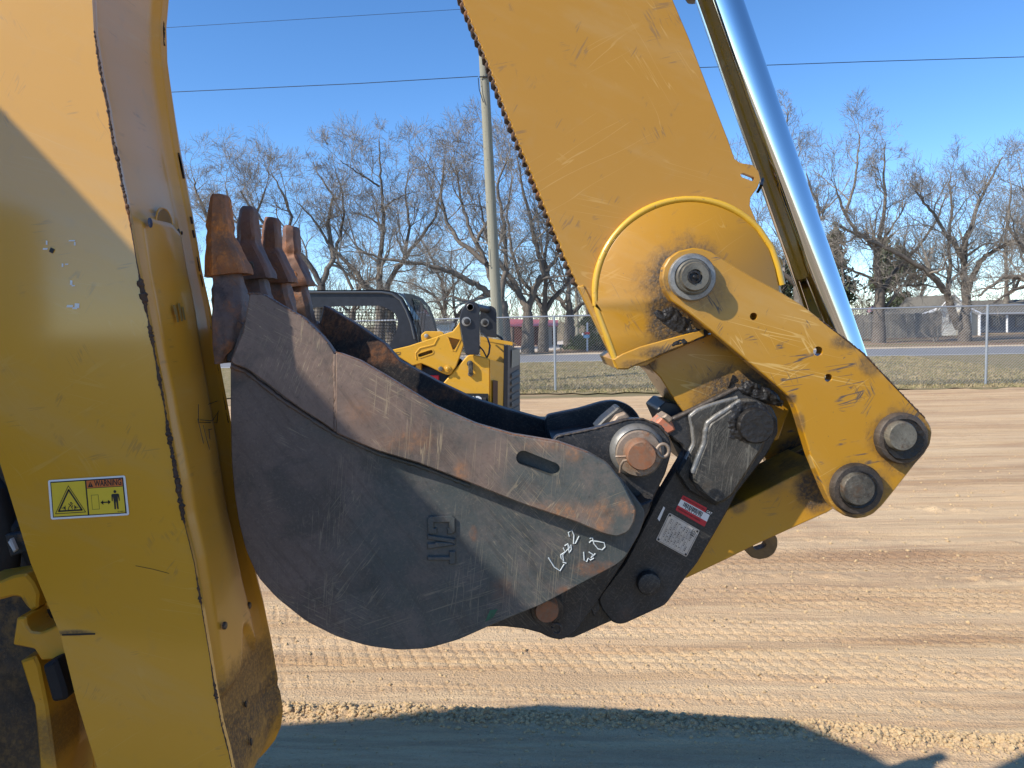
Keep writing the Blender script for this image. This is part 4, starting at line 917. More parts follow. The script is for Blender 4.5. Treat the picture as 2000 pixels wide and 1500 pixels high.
def height(x, y):
    near_w = 1 - sstep(y, 4.5, 7.0)
    v1 = y + 0.13*x; v2 = y - 0.02*x
    h = 0.010*fbm(x*0.5, y*0.5, 3) + 0.010*fbm(x*2.2, y*3.5, 4)
    calm = sstep(fbm(x*0.5+3, y*1.3+8, 2), -0.12, 0.10)
    h += (0.003 + 0.0055*calm)*fbm(x*22, y*27, 4, 0.65) + 0.004*np.maximum(fbm(x*38, y*50, 2), 0)*sstep(fbm(x*1.1+9, y*1.6, 2), -.05, .12)
    # long drag lines
    h += near_w*0.010*fbm(v1*0+x*0.6, v1*19, 3, 0.65) + (1-near_w)*(0.040*fbm(x*0.25, v2*3.2, 4, 0.55) + 0.020*fbm(x*1.2, v2*9, 4, 0.6) + 0.022*fbm(x*5, y*9, 4, 0.7)*sstep(fbm(x*.5+2, y*.9+5, 2), -.12, .06))
    h += (1-sstep(y, 3.2, 3.7))*(0.012*fbm(x*1.6+3, (y+.25*x)*13, 4, .65) + 0.007*np.maximum(fbm(x*9, y*12, 3, .7), 0))
    # tyre lug tracks, in pairs of ribs
    for (c, w, k, amp, x0, x1, per) in [(3.98, .20, v1, .017, -3, 4, .082), (4.46, .18, v1, .015, -3, 4, .075), (4.98, .24, v1, .018, -3, 5, .08), (3.60, .07, v1, .012, -3, 4, .07), (5.8, .3, v1, .02, -3, 6, .09)]:
        m = sstep(k, c-w, c-w+.02)*(1-sstep(k, c+w-.02, c+w))*sstep(fbm(x*.8+c*5, y*1.2, 2), -.22, -.06)
        row = (k-c)/.085; ri = np.floor(row); rf = row-ri
        rib = sstep(np.abs(rf-.5), .36, .45)
        ph = (x + ri*per*.37 + rf*per*.35)/per; pf = ph-np.floor(ph)
        notch = sstep(np.abs(pf-.5), .40, .46)
        h += m*amp*.75*(0.2-0.8*np.maximum(rib, notch))
    fine = h*0
    d = np.abs(y - np.interp(x, bX, bY))
    bm_ = np.exp(-(d/0.075)**2)*(0.6+0.9*np.clip(0.5+fbm(x*2.3, y*.4, 2)*1.6, 0, 1))
    h += bm_*(0.014 + 0.050*np.abs(fbm(x*15, y*17, 3, .6)) + 0.030*np.maximum(fbm(x*42, y*44, 2), -.1))
    # broken crust to the right
    for (px0, py0, px1, py1, w, a) in [(1230,1120,2050,1135,.07,.02),(1720,992,1920,998,.06,.03),(1300,1003,1500,1000,.05,.012),(1550,1055,2100,1062,.05,.015)]:
        A = G(px0, py0); B_ = G(px1, py1); t = np.clip((x-A.x)/(B_.x-A.x), 0, 1); yy = A.y+(B_.y-A.y)*t; e = sstep(x, A.x-.1, A.x+.2)*(1-sstep(x, B_.x-.2, B_.x+.1))
        h += e*np.exp(-((y-yy)/w)**2)*(a*np.clip(.5+fbm(x*11, y*14, 3, .6)*2.5, 0, 1.3))
    h += near_w*0.012*fbm(x*5, y*8, 3)*sstep(x, .9, 1.6)*sstep(y, 2.9, 3.3)
    return h
NX, NY = 680, 680
ys = 1.0/np.linspace(1/2.35, 1/18.0, NY); us = np.linspace(-1.05, 1.05, NX)
Yg, Ug = np.meshgrid(ys, us, indexing='ij'); Xg = Ug*(Yg*0.78+0.4)
Zg = height(Xg, Yg)
edge = np.minimum(sstep(1.05-np.abs(Ug), 0, .05), np.minimum(sstep(Yg, 2.35, 2.5), 1-sstep(Yg, 16.5, 18.0)))
Zg = Zg*edge + (edge-1)*0.012
me = bpy.data.meshes.new('dirt_yard'); me.vertices.add(NX*NY); me.vertices.foreach_set('co', np.stack([Xg, Yg, Zg], -1).reshape(-1).astype(np.float32))
i = np.arange(NY-1)[:, None]*NX + np.arange(NX-1)[None, :]; q = np.stack([i, i+1, i+NX+1, i+NX], -1).reshape(-1)
nq = (NX-1)*(NY-1); me.loops.add(nq*4); me.loops.foreach_set('vertex_index', q.astype(np.int32)); me.polygons.add(nq)
me.polygons.foreach_set('loop_start', np.arange(nq, dtype=np.int32)*4); me.polygons.foreach_set('loop_total', np.full(nq, 4, np.int32)); me.polygons.foreach_set('use_smooth', np.ones(nq, bool)); me.update(calc_edges=True)
g = MT('dirt', 0.9, 0, 0.25)
st = g.map((3.0, 0.16, 1), rot=(0, 0, -0.10)); st2 = g.map((6.0, 0.45, 1), rot=(0, 0, 0.03)); st3 = g.map((0.7, 0.05, 1), rot=(0, 0, -0.12))
c = g.mix(g.step(g.noise(1.0, 6, st2, rough=.6), .38, .62), (0.46, 0.29, 0.150), (0.58, 0.395, 0.225))
c = g.mix(g.math('MULTIPLY', g.step(g.noise(1.0, 6, g.map((7, .13, 1), rot=(0, 0, .02), loc=(1, 4, 0)), rough=.6), .46, .60), .35), c, (0.68, 0.51, 0.29))
c = g.mix(g.math('MULTIPLY', g.step(g.noise(1.0, 6, g.map((5, .10, 1), rot=(0, 0, .015), loc=(6, 1, 0)), rough=.6), .52, .62), .35), c, (0.30, 0.19, 0.11))
c = g.mix(g.math('MULTIPLY', g.step(g.noise(1.0, 5, st, rough=.6), .42, .66), .65), c, (0.60, 0.44, 0.26))
c = g.mix(g.math('MULTIPLY', g.step(g.noise(1.0, 4, st3), .48, .66), .35), c, (0.34, 0.215, 0.125))
c = g.mix(g.math('MULTIPLY', g.step(g.noise(0.55, 5), .52, .70), .45), c, (0.27, 0.160, 0.095))
c = g.mix(g.math('MULTIPLY', g.step(g.noise(110, 4, rough=.7), .56, .74), .5), c, (0.27, 0.17, 0.10))
c = g.mix(g.math('MULTIPLY', g.step(g.noise(70, 4, rough=.7), .58, .70), .45), c, (0.60, 0.48, 0.33))
c = g.mix(g.step(g.noise(46, 3), .70, .74), c, (0.13, 0.085, 0.05))
c = g.mix(g.math('MULTIPLY', g.step(g.noise(1.0, 5, g.map((14, .5, 1), rot=(0, 0, .02), loc=(3, 2, 0)), rough=.6), .50, .58), .35), c, (0.62, 0.46, 0.28))
c = g.mix(g.math('MULTIPLY', g.step(g.noise(1.0, 6, g.map((7, 1.1, 1), rot=(0, 0, .04), loc=(9, 5, 0)), rough=.6), .50, .62), .38), c, (0.33, 0.20, 0.115))
g.col(c); g.bump(g.math('ADD', g.math('ADD', g.noise(60, 6, rough=.75), g.math('MULTIPLY', g.math('SUBTRACT', 1.0, g.step(g.voro(75), .1, .6)), .30)), g.math('MULTIPLY', g.noise(1.0, 6, g.map((.5, .03, 1), rot=(0, 0, -.11)), rough=.6), 1.2)), 0.009, 1.0)
M_DIRT = g.m
me.materials.append(M_DIRT); dirt = link('dirt_yard', me); tag(dirt, kind='structure')

# clods heaped along the graded ridge, and crumbs on the yard
def clod_mesh(n, pick, seed):
    r_ = np.random.RandomState(seed); bm = bmesh.new(); bmesh.ops.create_icosphere(bm, subdivisions=1, radius=1.0)
    bv = np.array([v.co[:] for v in bm.verts]); bf = np.array([[v.index for v in f.verts] for f in bm.faces]); bm.free()
    V = []; Fc = []; o = 0
    for k in range(n):
        x, y, s__ = pick(r_); z = float(height(np.array([x]), np.array([y]))[0])
        j = bv * (1 + r_.uniform(-.28, .28, (len(bv), 1))) * np.array([r_.uniform(.7, 1.3), r_.uniform(.7, 1.3), r_.uniform(.55, .95)])
        a = r_.uniform(0, 6.28); R_ = np.array([[math.cos(a), -math.sin(a), 0], [math.sin(a), math.cos(a), 0], [0, 0, 1]])
        V.append(j @ R_.T * s__ + np.array([x, y, z + s__*.05])); Fc.append(bf + o); o += len(bv)
    m_ = MB(); m_.v = [tuple(p) for p in np.concatenate(V)]; m_.f = [tuple(int(i) for i in f) for f in np.concatenate(Fc)]; return m_
def pick_berm(r_):
    x = r_.uniform(-1.6, 3.2); y = np.interp(x, bX, bY) + r_.normal(0, .045); s__ = 0.0025 + 0.0105*r_.rand()**3; return x, y, s__
def pick_any(r_):
    y = 2.6*math.exp(r_.rand()**1.1*math.log(9.5/2.6)); x = r_.uniform(-1, 1)*(y*.72+.2); return x, y, (0.0018 + 0.009*r_.rand()**5)*(y/3.2)**.5
M_CLOD = simple('clod_dirt', (0.52, 0.37, 0.20), 0.95, var=.18, sc=35, bump=.002, spec=.2)
tag(OB('soil_clods', clod_mesh(9000, pick_berm, 5), M_CLOD, ang=0, recalc=False), 'ridge of small dry soil clods across the dirt', 'soil clods', kind='stuff')
tag(OB('soil_crumbs', clod_mesh(9000, pick_any, 6), M_CLOD, ang=0, recalc=False), 'loose soil crumbs scattered over the tracked dirt yard', 'soil crumbs', kind='stuff')

# far ground: one sheet to the horizon
def sheet(name, x0, x1, y0, y1, z, m, nx=1, ny=1, fn_=None):
    mb = MB(); vs = [(x0+(x1-x0)*i/nx, y0+(y1-y0)*j/ny, z) for j in range(ny+1) for i in range(nx+1)]
    if fn_: vs = [fn_(*v) for v in vs]
    fs = [(j*(nx+1)+i, j*(nx+1)+i+1, (j+1)*(nx+1)+i+1, (j+1)*(nx+1)+i) for j in range(ny) for i in range(nx)]
    mb.add(vs, fs); return tag(OB(name, mb, m, recalc=False), kind='structure')
g = MT('yard_earth', .95, 0, .2)
c = g.mix(g.step(g.noise(.12, 6, rough=.6), .4, .6), (0.26, 0.19, 0.11), (0.40, 0.29, 0.175)); c = g.mix(g.math('MULTIPLY', g.step(g.noise(.5, 6, g.map((3, .6, 1)), rough=.6), .48, .62), .7), c, (0.15, 0.14, 0.065)); g.col(c)
M_EARTH = g.m
sheet('ground', -1500, 1500, -200, 2600, -0.035, M_EARTH)
ROT = 0.0
# fence line from two posts in the photo
FA = G(1085, 762); FB = G(1925, 750.5); FD = (FB-FA).normalized(); FN = Vector((-FD.y, FD.x, 0))
def along_fence(off, t): return FA + FD*t + FN*off
def strip(name, o0, o1, z, m, nx=60, wob=0.0, t0=-60, t1=70):
    mb = MB(); vs = []; r_ = random.Random(4)
    for i in range(nx+1):
        t = t0+(t1-t0)*i/nx
        for o in (o0 + wob*r_.uniform(-1, 1), o1): p = along_fence(o, t); vs.append((p.x, p.y, z))
    mb.add(vs, [(2*i, 2*i+2, 2*i+3, 2*i+1) for i in range(nx)]); return tag(OB(name, mb, m, recalc=False), kind='structure')
g = MT('turf', .95, 0, .2)
c = g.mix(g.step(g.noise(5.0, 8, rough=.72), .42, .60), (0.16, 0.15, 0.055), (0.33, 0.245, 0.14)); c = g.mix(g.math('MULTIPLY', g.step(g.noise(1.0, 5, g.map((5, .5, 1))), .48, .6), .6), c, (0.30, 0.235, 0.14)); c = g.mix(g.math('MULTIPLY', g.step(g.noise(30, 5, rough=.75), .5, .7), .5), c, (0.36, 0.28, 0.17)); g.col(c); g.bump(g.noise(25, 8, rough=.75), .04)
M_TURF = g.m
RD = 14.0     # road offset behind the fence
strip('grass_verge', -1.0, RD, -0.006, M_TURF, 400, .30)
g = MT('asphalt', .9, 0, .3); g.col(g.mix(g.noise(40, 5), (0.17, 0.17, 0.175), (0.24, 0.24, 0.245))); strip('road', RD, RD+7.5, -0.002, g.m)
strip('road_edge_line', RD+.25, RD+.45, 0.004, flat('road_paint', (.72, .72, .68), .8, .15)); strip('road_edge_line', RD+7.1, RD+7.2, 0.004, flat('road_paint_far', (.5, .5, .48), .8, .15))
g = MT('sandy_verge', .95, 0, .2); g.col(g.mix(g.noise(1.2, 6), (0.50, 0.40, 0.27), (0.62, 0.50, 0.36))); strip('sandy_verge', RD+7.5, RD+9.5, -.004, g.m, 200, .3)
g = MT('leafy_yard', .95, 0, .2)
c = g.mix(g.step(g.noise(.35, 6, g.map((4, 1, 1)), rough=.6), .4, .6), (0.33, 0.235, 0.15), (0.24, 0.16, 0.10)); c = g.mix(g.math('MULTIPLY', g.step(g.noise(.6, 6, g.map((6, 1, 1))), .52, .62), .8), c, (0.17, 0.165, 0.075)); g.col(c); g.bump(g.noise(12, 6, rough=.7), .05); strip('far_yard', RD+9.5, 60, -.006, g.m, 40, .5)
p = G(1040, 668); mbp = MB(); dr = [G(990,676), G(1040,672), G(1110,664), G(1190,667), G(1150,674), G(1080,684), G(1010,690)]; mbp.add([(q.x, q.y, .006) for q in dr], [tuple(range(len(dr)))]); g = MT('sand', .9); g.col((.62,.53,.42)); tag(OB('driveway', mbp, g.m), kind='structure')

# grass: many short blades on the verge
def blades(name, n, t0, t1, o0, o1, hmin, hmax, m, label, seed):
    r_ = np.random.RandomState(seed); t = r_.uniform(t0, t1, n); o = r_.uniform(o0, o1, n); dens = fbm(t*1.3, o*2.2, 4)
    keep = dens > -.12; t = t[keep]; o = o[keep]; n = len(t); A = np.array(FA); D = np.array(FD); N_ = np.array(FN)
    base = A + t[:, None]*D + o[:, None]*N_; base[:, 2] = -.012
    h = r_.uniform(hmin, hmax, n); a = r_.uniform(0, 6.28, n); w = r_.uniform(.006, .016, n); d = np.stack([np.cos(a), np.sin(a), 0*a], -1)
    lean = np.stack([r_.normal(0, .5, n), r_.normal(0, .5, n), np.ones(n)], -1)*h[:, None]
    V = np.stack([base-d*w[:, None], base+d*w[:, None], base+lean], 1).reshape(-1, 3)
    me = bpy.data.meshes.new(name); me.vertices.add(3*n); me.vertices.foreach_set('co', V.reshape(-1).astype(np.float32)); me.loops.add(3*n); me.loops.foreach_set('vertex_index', np.arange(3*n, dtype=np.int32)); me.polygons.add(n)
    me.polygons.foreach_set('loop_start', np.arange(n, dtype=np.int32)*3); me.polygons.foreach_set('loop_total', np.full(n, 3, np.int32)); me.update(calc_edges=True); me.materials.append(m)
    return tag(link(name, me), label, 'grass', kind='stuff')
g = MT('dry_grass', .9, 0, .2); c = g.mix(g.step(g.noise(3.0, 6, rough=.7), .42, .58), (0.22, 0.20, 0.075), (0.42, 0.32, 0.19)); c = g.mix(g.math('MULTIPLY', g.noise(60, 3), .5), c, (0.40, 0.33, 0.2)); g.col(c)
blades('grass', 150000, -3, 14, -.8, RD, .02, .07, g.m, 'short half-dry grass on the verge behind the wire fence', 3)

# ================================================================ FENCE
M_GALV = simple('galvanised_steel', (0.42, 0.44, 0.46), .38, .6, .15, 30)
fen = THING('chain_link_fence', FA, 'galvanised chain link fence along the far edge of the dirt yard', 'fence')
HF = 1.92; SP = 3.02; span = (FB-FA).length/3
for k in range(-4, 7):
    t = k*span; p = along_fence(0, t); mb = MB(); mb.tube([p+Vector((0,0,-.1)), p+Vector((0,0,HF-.02))], .030, 14); mb.tube([p+Vector((0,0,HF-.03)), p+Vector((0,0,HF+.025))], .036, 14); OB('post', mb, M_GALV, fen)
mb = MB(); mb.tube([along_fence(0, -4*span)+Vector((0,0,HF)), along_fence(0, 6*span)+Vector((0,0,HF))], .021, 12); OB('top_rail', mb, M_GALV, fen)
mb = MB(); step_ = .072; t0 = -1.6*span; t1 = 4.6*span; H = HF-.03
def wires(sgn, oy):
    t = t0
    while t < t1:
        # zig-zag wire seen as a straight diagonal through the woven net
        a = along_fence(oy, t) + Vector((0,0,.02)); b_ = along_fence(oy, t + sgn*H) + Vector((0,0,H))
        mb.tube([a, b_], .0042 if sgn > 0 else .0018, 3, cap=False); t += step_
wires(1, .002); wires(-1, -.002)
tag(OB('wire_net', mb, M_GALV, fen, ang=0, recalc=False), kind='stuff')

# ================================================================ POLES AND WIRES
M_POLE = None
g = MT('pole_wood', .85, 0, .2); c = g.mix(g.noise(1.0, 8, g.map((.06, .06, 1.6)), rough=.7), (0.19, 0.185, 0.14), (0.34, 0.32, 0.25)); c = g.mix(g.step(g.noise(14, 5), .62, .75), c, (.1, .09, .07)); g.col(c); g.bump(g.noise(1.0, 6, g.map((.03, .03, .8))), .01); M_POLE = g.m
YP = 23.0
pt = P(944, 108, YP); pb_ = P(970, 610, YP); pb0 = pb_ + (pb_-pt).normalized()*(pb_.z/((pt-pb_).normalized().z)); base = Vector((pb_.x + (pb_.x-pt.x)*pb_.z/(pt.z-pb_.z), YP, 0))
pole = THING('utility_pole', base, 'weathered round wooden utility pole rising behind the fence', 'utility pole')
mb = MB(); mb.tube([base + (pt-base)*k/10 for k in range(11)], [.172-.042*k/10 for k in range(11)], 20); OB('shaft', mb, M_POLE, pole)
mb = MB(); mb.tube([P(944,150,YP-.15)+Vector((-.12,0,0)), P(944,150,YP-.15)+Vector((.2,0,0))], .02, 8); mb.tube([P(934,152,YP-.15), P(936,175,YP-.16), P(944,200,YP-.17)], .012, 6); OB('bracket', mb, M_BLACK, pole)
mb = MB(); mb.tube([P(950,480,YP-.17), P(945,495,YP-.22), P(949,515,YP-.2), P(958,520,YP-.17)], .012, 6); OB('cable_loop', mb, M_BLACK, pole)
def wire(pts, r, label):
    mb = MB(); n = len(pts); mb.tube(pts, r, 5); o = OB('power_line', mb, M_BLACK, ang=60); tag(o, label, 'power line', 'overhead lines')
wire([P(-500,208,YP+1), P(332,180,YP+.5), P(700,163,YP+.1), P(934,149,YP-.1)], .011, 'lower black overhead line running left from the wooden pole')
wire([P(944,148,YP-.1), P(1363,132,YP-.2), P(1700,120,YP-.3), P(2100,108,YP-.5), P(2600,96,YP-.6)], .011, 'black overhead line crossing the sky right of the yellow stick')
wire([P(-300,80,YP+3), P(325,54,YP+3), P(900,18,YP+3), P(1400,-10,YP+3)], .007, 'thin upper overhead line high in the sky at left')
mb = MB(); YQ = 46.0; b0 = P(1128, 664, YQ); q0 = G(1128,665); mb.tube([(q0.x, q0.y, 0), (q0.x-.05, q0.y, 6.0), (q0.x-.1, q0.y, 9)], [.16,.14,.12], 10); tag(OB('utility_pole', mb, M_POLE), 'thin distant bare pole beside the mailbox, across the road', 'utility pole')

# ================================================================ TREES
g = MT('bark', .92, 0, .15); c = g.mix(g.noise(1.0, 8, g.map((.12, .12, .7)), rough=.75), (0.065, 0.052, 0.042), (0.24, 0.205, 0.17)); c = g.mix(g.step(g.noise(1.2, 4), .58, .7), c, (.22, .20, .165)); g.col(c); g.bump(g.noise(1.0, 6, g.map((.05, .05, .4))), .04); M_BARK = g.m
g = MT('twig_bark', .9, 0, .15); g.col(g.mix(g.noise(2.0, 4), (0.17, 0.145, 0.12), (0.32, 0.285, 0.24))); M_TWIG = g.m
TR = random.Random(21)
def rv(): return Vector((TR.uniform(-1, 1), TR.uniform(-1, 1), TR.uniform(-1, 1)))
def fasttube(mb, pts, rs, n):
    o = len(mb.v); ref = Vector((1, 0, 0))
    for i, p in enumerate(pts):
        d = (pts[min(i+1, len(pts)-1)] - pts[max(i-1, 0)]).normalized()
        if abs(d.x) > .9: ref = Vector((0, 1, 0))
        e = d.cross(ref).normalized(); g_ = d.cross(e)
        for k in range(n):
            an = 2*PI*k/n; q = p + (e*math.cos(an) + g_*math.sin(an))*rs[i]; mb.v.append((q.x, q.y, q.z))
    for i in range(len(pts)-1):
        for k in range(n): mb.f.append((o+i*n+k, o+i*n+(k+1) % n, o+(i+1)*n+(k+1) % n, o+(i+1)*n+k))
def branch(mb, p, d, L_, r, lvl, maxl, twig=.0075):
    ns = {0: 8, 1: 7, 2: 5, 3: 4, 4: 2, 5: 2}[min(lvl, 5)]; st = L_/ns; pts = [p.copy()]; rs = [r]; dirs = [d.copy()]; q = p.copy(); dd = d.copy()
    for i in range(ns):
        dd = (dd + rv()*(.36 if lvl < 3 else .45) + Vector((0, 0, .06 if lvl < 3 else .03))).normalized(); q = q + dd*st; pts.append(q.copy()); rs.append(max(r*(1-.62*(i+1)/ns), twig*.8)); dirs.append(dd.copy())
    fasttube(mb, pts, rs, 6 if lvl < 2 else (4 if lvl == 2 else 3))
    if lvl >= maxl: return
    nch = {0: 5, 1: 6, 2: 5, 3: 4, 4: 4}[lvl]
    for c in range(nch):
        t = TR.uniform(.22, 1.0) if c else 1.0; i = min(int(t*ns), ns-1); f_ = t*ns-i; pp = pts[i].lerp(pts[i+1], min(f_, 1)); base_d = dirs[min(i+1, ns)]
        s_ = rv(); s_ = (s_ - base_d*s_.dot(base_d)); s_.normalize(); an = math.radians(TR.uniform(22, 62)) if c else math.radians(TR.uniform(5, 25))
        nd = (base_d*math.cos(an) + s_*math.sin(an)); nd.z += .08; nd.normalize()
        branch(mb, pp, nd, L_*(TR.uniform(.42, .70) if lvl < 2 else TR.uniform(.62, .95))*(1.1-.35*t), max(rs[i]*TR.uniform(.45, .68), twig), lvl+1, maxl, twig)
def limb_children(mb, pts, rs, n, L0, maxl, lvl=1, tmin=.15):
    m = len(pts)-1
    for c in range(n):
        t = TR.uniform(tmin, 1.0) if c else 1.0; i = min(int(t*m), m-1); f_ = t*m-i; pp = pts[i].lerp(pts[i+1], min(f_, 1)); bd = (pts[i+1]-pts[i]).normalized()
        s_ = rv(); s_ = (s_ - bd*s_.dot(bd)).normalized(); an = math.radians(TR.uniform(28, 70)) if c else .15
        nd = (bd*math.cos(an) + s_*math.sin(an)); nd.z += .10; nd.normalize()
        branch(mb, pp, nd, L0*TR.uniform(.5, 1.15)*(1.2-.5*t), max(rs[i]*TR.uniform(.3, .55), .016), lvl, maxl)
def guided_tree(base_px, D, trunk, limbs, label, r0=.34, maxl=4, L0=2.75, dens=0.75):
    b0 = P(base_px[0], base_px[1], D); b0.z = -.1
    t = THING('pecan_tree', (b0.x, b0.y, 0), label, 'tree', 'bare trees across the road')
    def mk(pl, ra, rb, yo):
        pl = [(x, 560-(560-y)*.85) if y < 560 else (x, y) for x, y in pl]
        pts = [P(x, y, D + yo*(i/(len(pl)-1))) for i, (x, y) in enumerate(pl)]
        fine = []; rs = []
        for i in range(len(pts)-1):
            for k in range(4): tt = k/4; q = pts[i].lerp(pts[i+1], tt) + rv()*.05*(i+k > 0); fine.append(q); f_ = (i+tt)/(len(pts)-1); rs.append(ra+(rb-ra)*f_)
        fine.append(pts[-1]); rs.append(rb); return fine, rs
    tm = MB(); f_, rs = mk(trunk, r0*1.25, r0*.85, 0); f_[0].z = -.1; rs[0] = r0*1.35; fasttube(tm, f_, rs, 12)
    cr = MB()
    for (pl, ra, rb, yo) in limbs:
        f_, rs = mk(pl, ra, rb, yo); fasttube(tm, f_, rs, 8)
        Lm = sum((f_[i+1]-f_[i]).length for i in range(len(f_)-1))
        limb_children(cr, f_, rs, int(Lm*1.45*dens)+2, L0, maxl, 1, .08)
    OB('trunk', tm, M_BARK, t, ang=60, recalc=False); OB('crown', cr, M_TWIG, t, ang=0, recalc=False); return t
D1 = 48.0
guided_tree((1716,657), D1, [(1716,657),(1716,620),(1718,563)], [
    ([(1718,563),(1713,520),(1710,463),(1690,445),(1673,437),(1643,377),(1633,337)], .24, .05, -2), ([(1650,395),(1668,330),(1676,260),(1678,210)], .10, .03, 1),
    ([(1713,480),(1722,420),(1730,363),(1726,300),(1728,240)], .16, .04, 2), ([(1726,565),(1745,530),(1767,503),(1800,460),(1830,407),(1848,350)], .15, .04, 3),
    ([(1718,563),(1700,540),(1660,520),(1620,500)], .12, .04, -1), ([(1730,600),(1760,560),(1800,555),(1840,565)], .10, .03, 1)],
    'bare pecan tree with a thick upright trunk beside the small flag', .33)
guided_tree((1884,654), D1-1, [(1884,654),(1884,625),(1887,597)], [
    ([(1887,597),(1884,540),(1883,497),(1887,447),(1900,407),(1915,360),(1940,300),(1958,262)], .22, .04, 2), ([(1883,503),(1866,470),(1847,440),(1823,390),(1800,360),(1787,340)], .16, .04, -1),
    ([(1873,640),(1858,600),(1850,573),(1830,545),(1810,523),(1767,493),(1730,470),(1690,450),(1640,420)], .26, .06, -2), ([(1850,573),(1856,520),(1852,460),(1860,380),(1853,330),(1857,300)], .14, .03, 1),
    ([(1890,570),(1897,547),(1913,503),(1930,485),(1950,473),(1975,455),(2000,443),(2060,430)], .20, .05, 0), ([(1897,600),(1880,560),(1870,540)], .1, .05, 1)],
    'bare pecan tree forking low in front of the white house', .30)
guided_tree((2080,656), D1-4, [(2080,656),(2078,610),(2074,570)], [
    ([(2074,575),(2040,545),(2000,537),(1960,540),(1930,562),(1913,578)], .20, .05, -1), ([(2076,590),(2040,560),(2010,556),(1980,566),(1940,590)], .16, .04, -1), ([(2074,570),(2060,500),(2030,430),(2000,340)], .22, .05, 1), ([(2070,570),(2090,480),(2080,380)], .2, .05, 2), ([(2060,520),(2000,480),(1970,420),(1975,330)], .14, .04, 0)],
    'bare pecan tree past the right edge reaching low limbs into view', .34)
guided_tree((1560,657), D1+2, [(1560,657),(1562,600),(1558,540)], [
    ([(1558,540),(1530,440),(1520,330),(1530,240),(1540,160)], .2, .04, 1), ([(1558,540),(1590,450),(1600,380),(1575,300)], .18, .04, -1), ([(1558,560),(1500,500),(1460,400),(1440,300)], .18, .04, -1)],
    'tall bare pecan tree standing behind the chrome rod', .33)
guided_tree((1030,666), D1-4, [(1030,666),(1031,635),(1031,609)], [
    ([(1031,609),(1020,585),(1005,555),(985,520),(960,480),(945,420),(935,350)], .22, .04, 1), ([(1031,609),(1045,560),(1062,530),(1050,470),(1035,400),(1020,330),(1010,260)], .2, .04, -1), ([(1045,560),(1085,500),(1100,440),(1110,380)], .14, .04, 2)],
    'bare pecan tree with a forked trunk in front of the red shed roof', .30)
guided_tree((1060,664), D1-2, [(1060,664),(1062,635),(1062,609)], [
    ([(1062,609),(1050,585),(1040,570),(1015,540),(1000,480),(990,400),(1000,310)], .18, .04, 2), ([(1062,609),(1081,583),(1104,557),(1140,520),(1180,480)], .18, .04, 1), ([(1062,609),(1066,560),(1063,500),(1072,400),(1080,320)], .16, .03, -1)],
    'slimmer bare pecan tree immediately left of the fence post', .26)
guided_tree((1112,662), D1+1, [(1112,662),(1112,635),(1112,609)], [
    ([(1112,609),(1109,575),(1111,540),(1108,470),(1100,380)], .2, .04, 1), ([(1112,609),(1090,580),(1078,560),(1060,480),(1050,400)], .16, .04, 2), ([(1112,615),(1135,595),(1170,585),(1220,540)], .16, .04, 0)],
    'bare pecan tree partly hidden behind the yellow stick', .30)
guided_tree((985,662), D1-6, [(985,662),(984,630),(980,590)], [
    ([(980,590),(956,575),(930,555),(915,547),(890,530),(864,520),(830,508),(796,506),(748,496),(710,480)], .20, .05, -2), ([(980,590),(960,545),(949,506),(930,460),(915,418),(900,357),(890,290)], .2, .04, 1), ([(949,506),(900,460),(870,410),(860,340),(868,270)], .15, .04, 2), ([(980,580),(990,500),(985,420),(970,330),(990,270)], .15, .04, -1), ([(956,575),(920,590),(880,580),(840,590),(800,600)], .10, .03, 1), ([(930,460),(960,390),(965,300),(945,240)], .1, .03, 1)],
    'bare tree behind the utility pole with one long limb arching left', .33)
guided_tree((742,662), D1, [(742,662),(742,610),(742,564)], [
    ([(742,564),(741,530),(742,486),(749,430),(748,384),(744,330),(742,280),(740,222)], .2, .03, 0), ([(743,575),(715,561),(690,520),(660,486),(640,459),(615,410),(585,370)], .18, .04, -1), ([(655,480),(664,445),(672,400),(668,343),(655,290)], .12, .03, 1), ([(748,384),(770,360),(800,345)], .07, .03, 1), ([(742,330),(715,310),(690,290),(665,270)], .07, .025, -1), ([(745,420),(720,400),(690,390)], .07, .03, 1)],
    'tallest bare tree with a straight leader above the black cab', .28)
guided_tree((768,664), D1+2, [(768,664),(760,610),(755,561)], [
    ([(755,561),(775,520),(789,496),(805,470),(823,445),(850,400),(860,345),(868,300)], .18, .04, 1), ([(789,496),(800,420),(790,350),(800,290)], .12, .03, 2)],
    'bare tree leaning right behind the black cab roof', .28)
guided_tree((620,664), D1-1, [(620,664),(622,610),(628,557)], [
    ([(628,557),(640,520),(653,493),(640,420),(650,350),(620,300)], .2, .04, 1), ([(628,557),(600,500),(560,460),(520,420),(490,380),(470,340)], .18, .04, -1), ([(560,460),(570,400),(550,340),(530,300)], .12, .03, 1), ([(520,420),(480,420),(440,400)], .1, .03, 1)],
    'bare tree behind the rusty bucket teeth', .3)
guided_tree((440,664), D1, [(440,664),(445,600),(450,540)], [
    ([(450,540),(430,460),(405,400),(385,350),(378,310)], .2, .04, 1), ([(450,540),(480,460),(500,400),(520,330)], .18, .04, -1), ([(430,460),(450,390),(440,330)], .1, .03, 0)],
    'leftmost bare tree between the yellow boom and the teeth', .3)
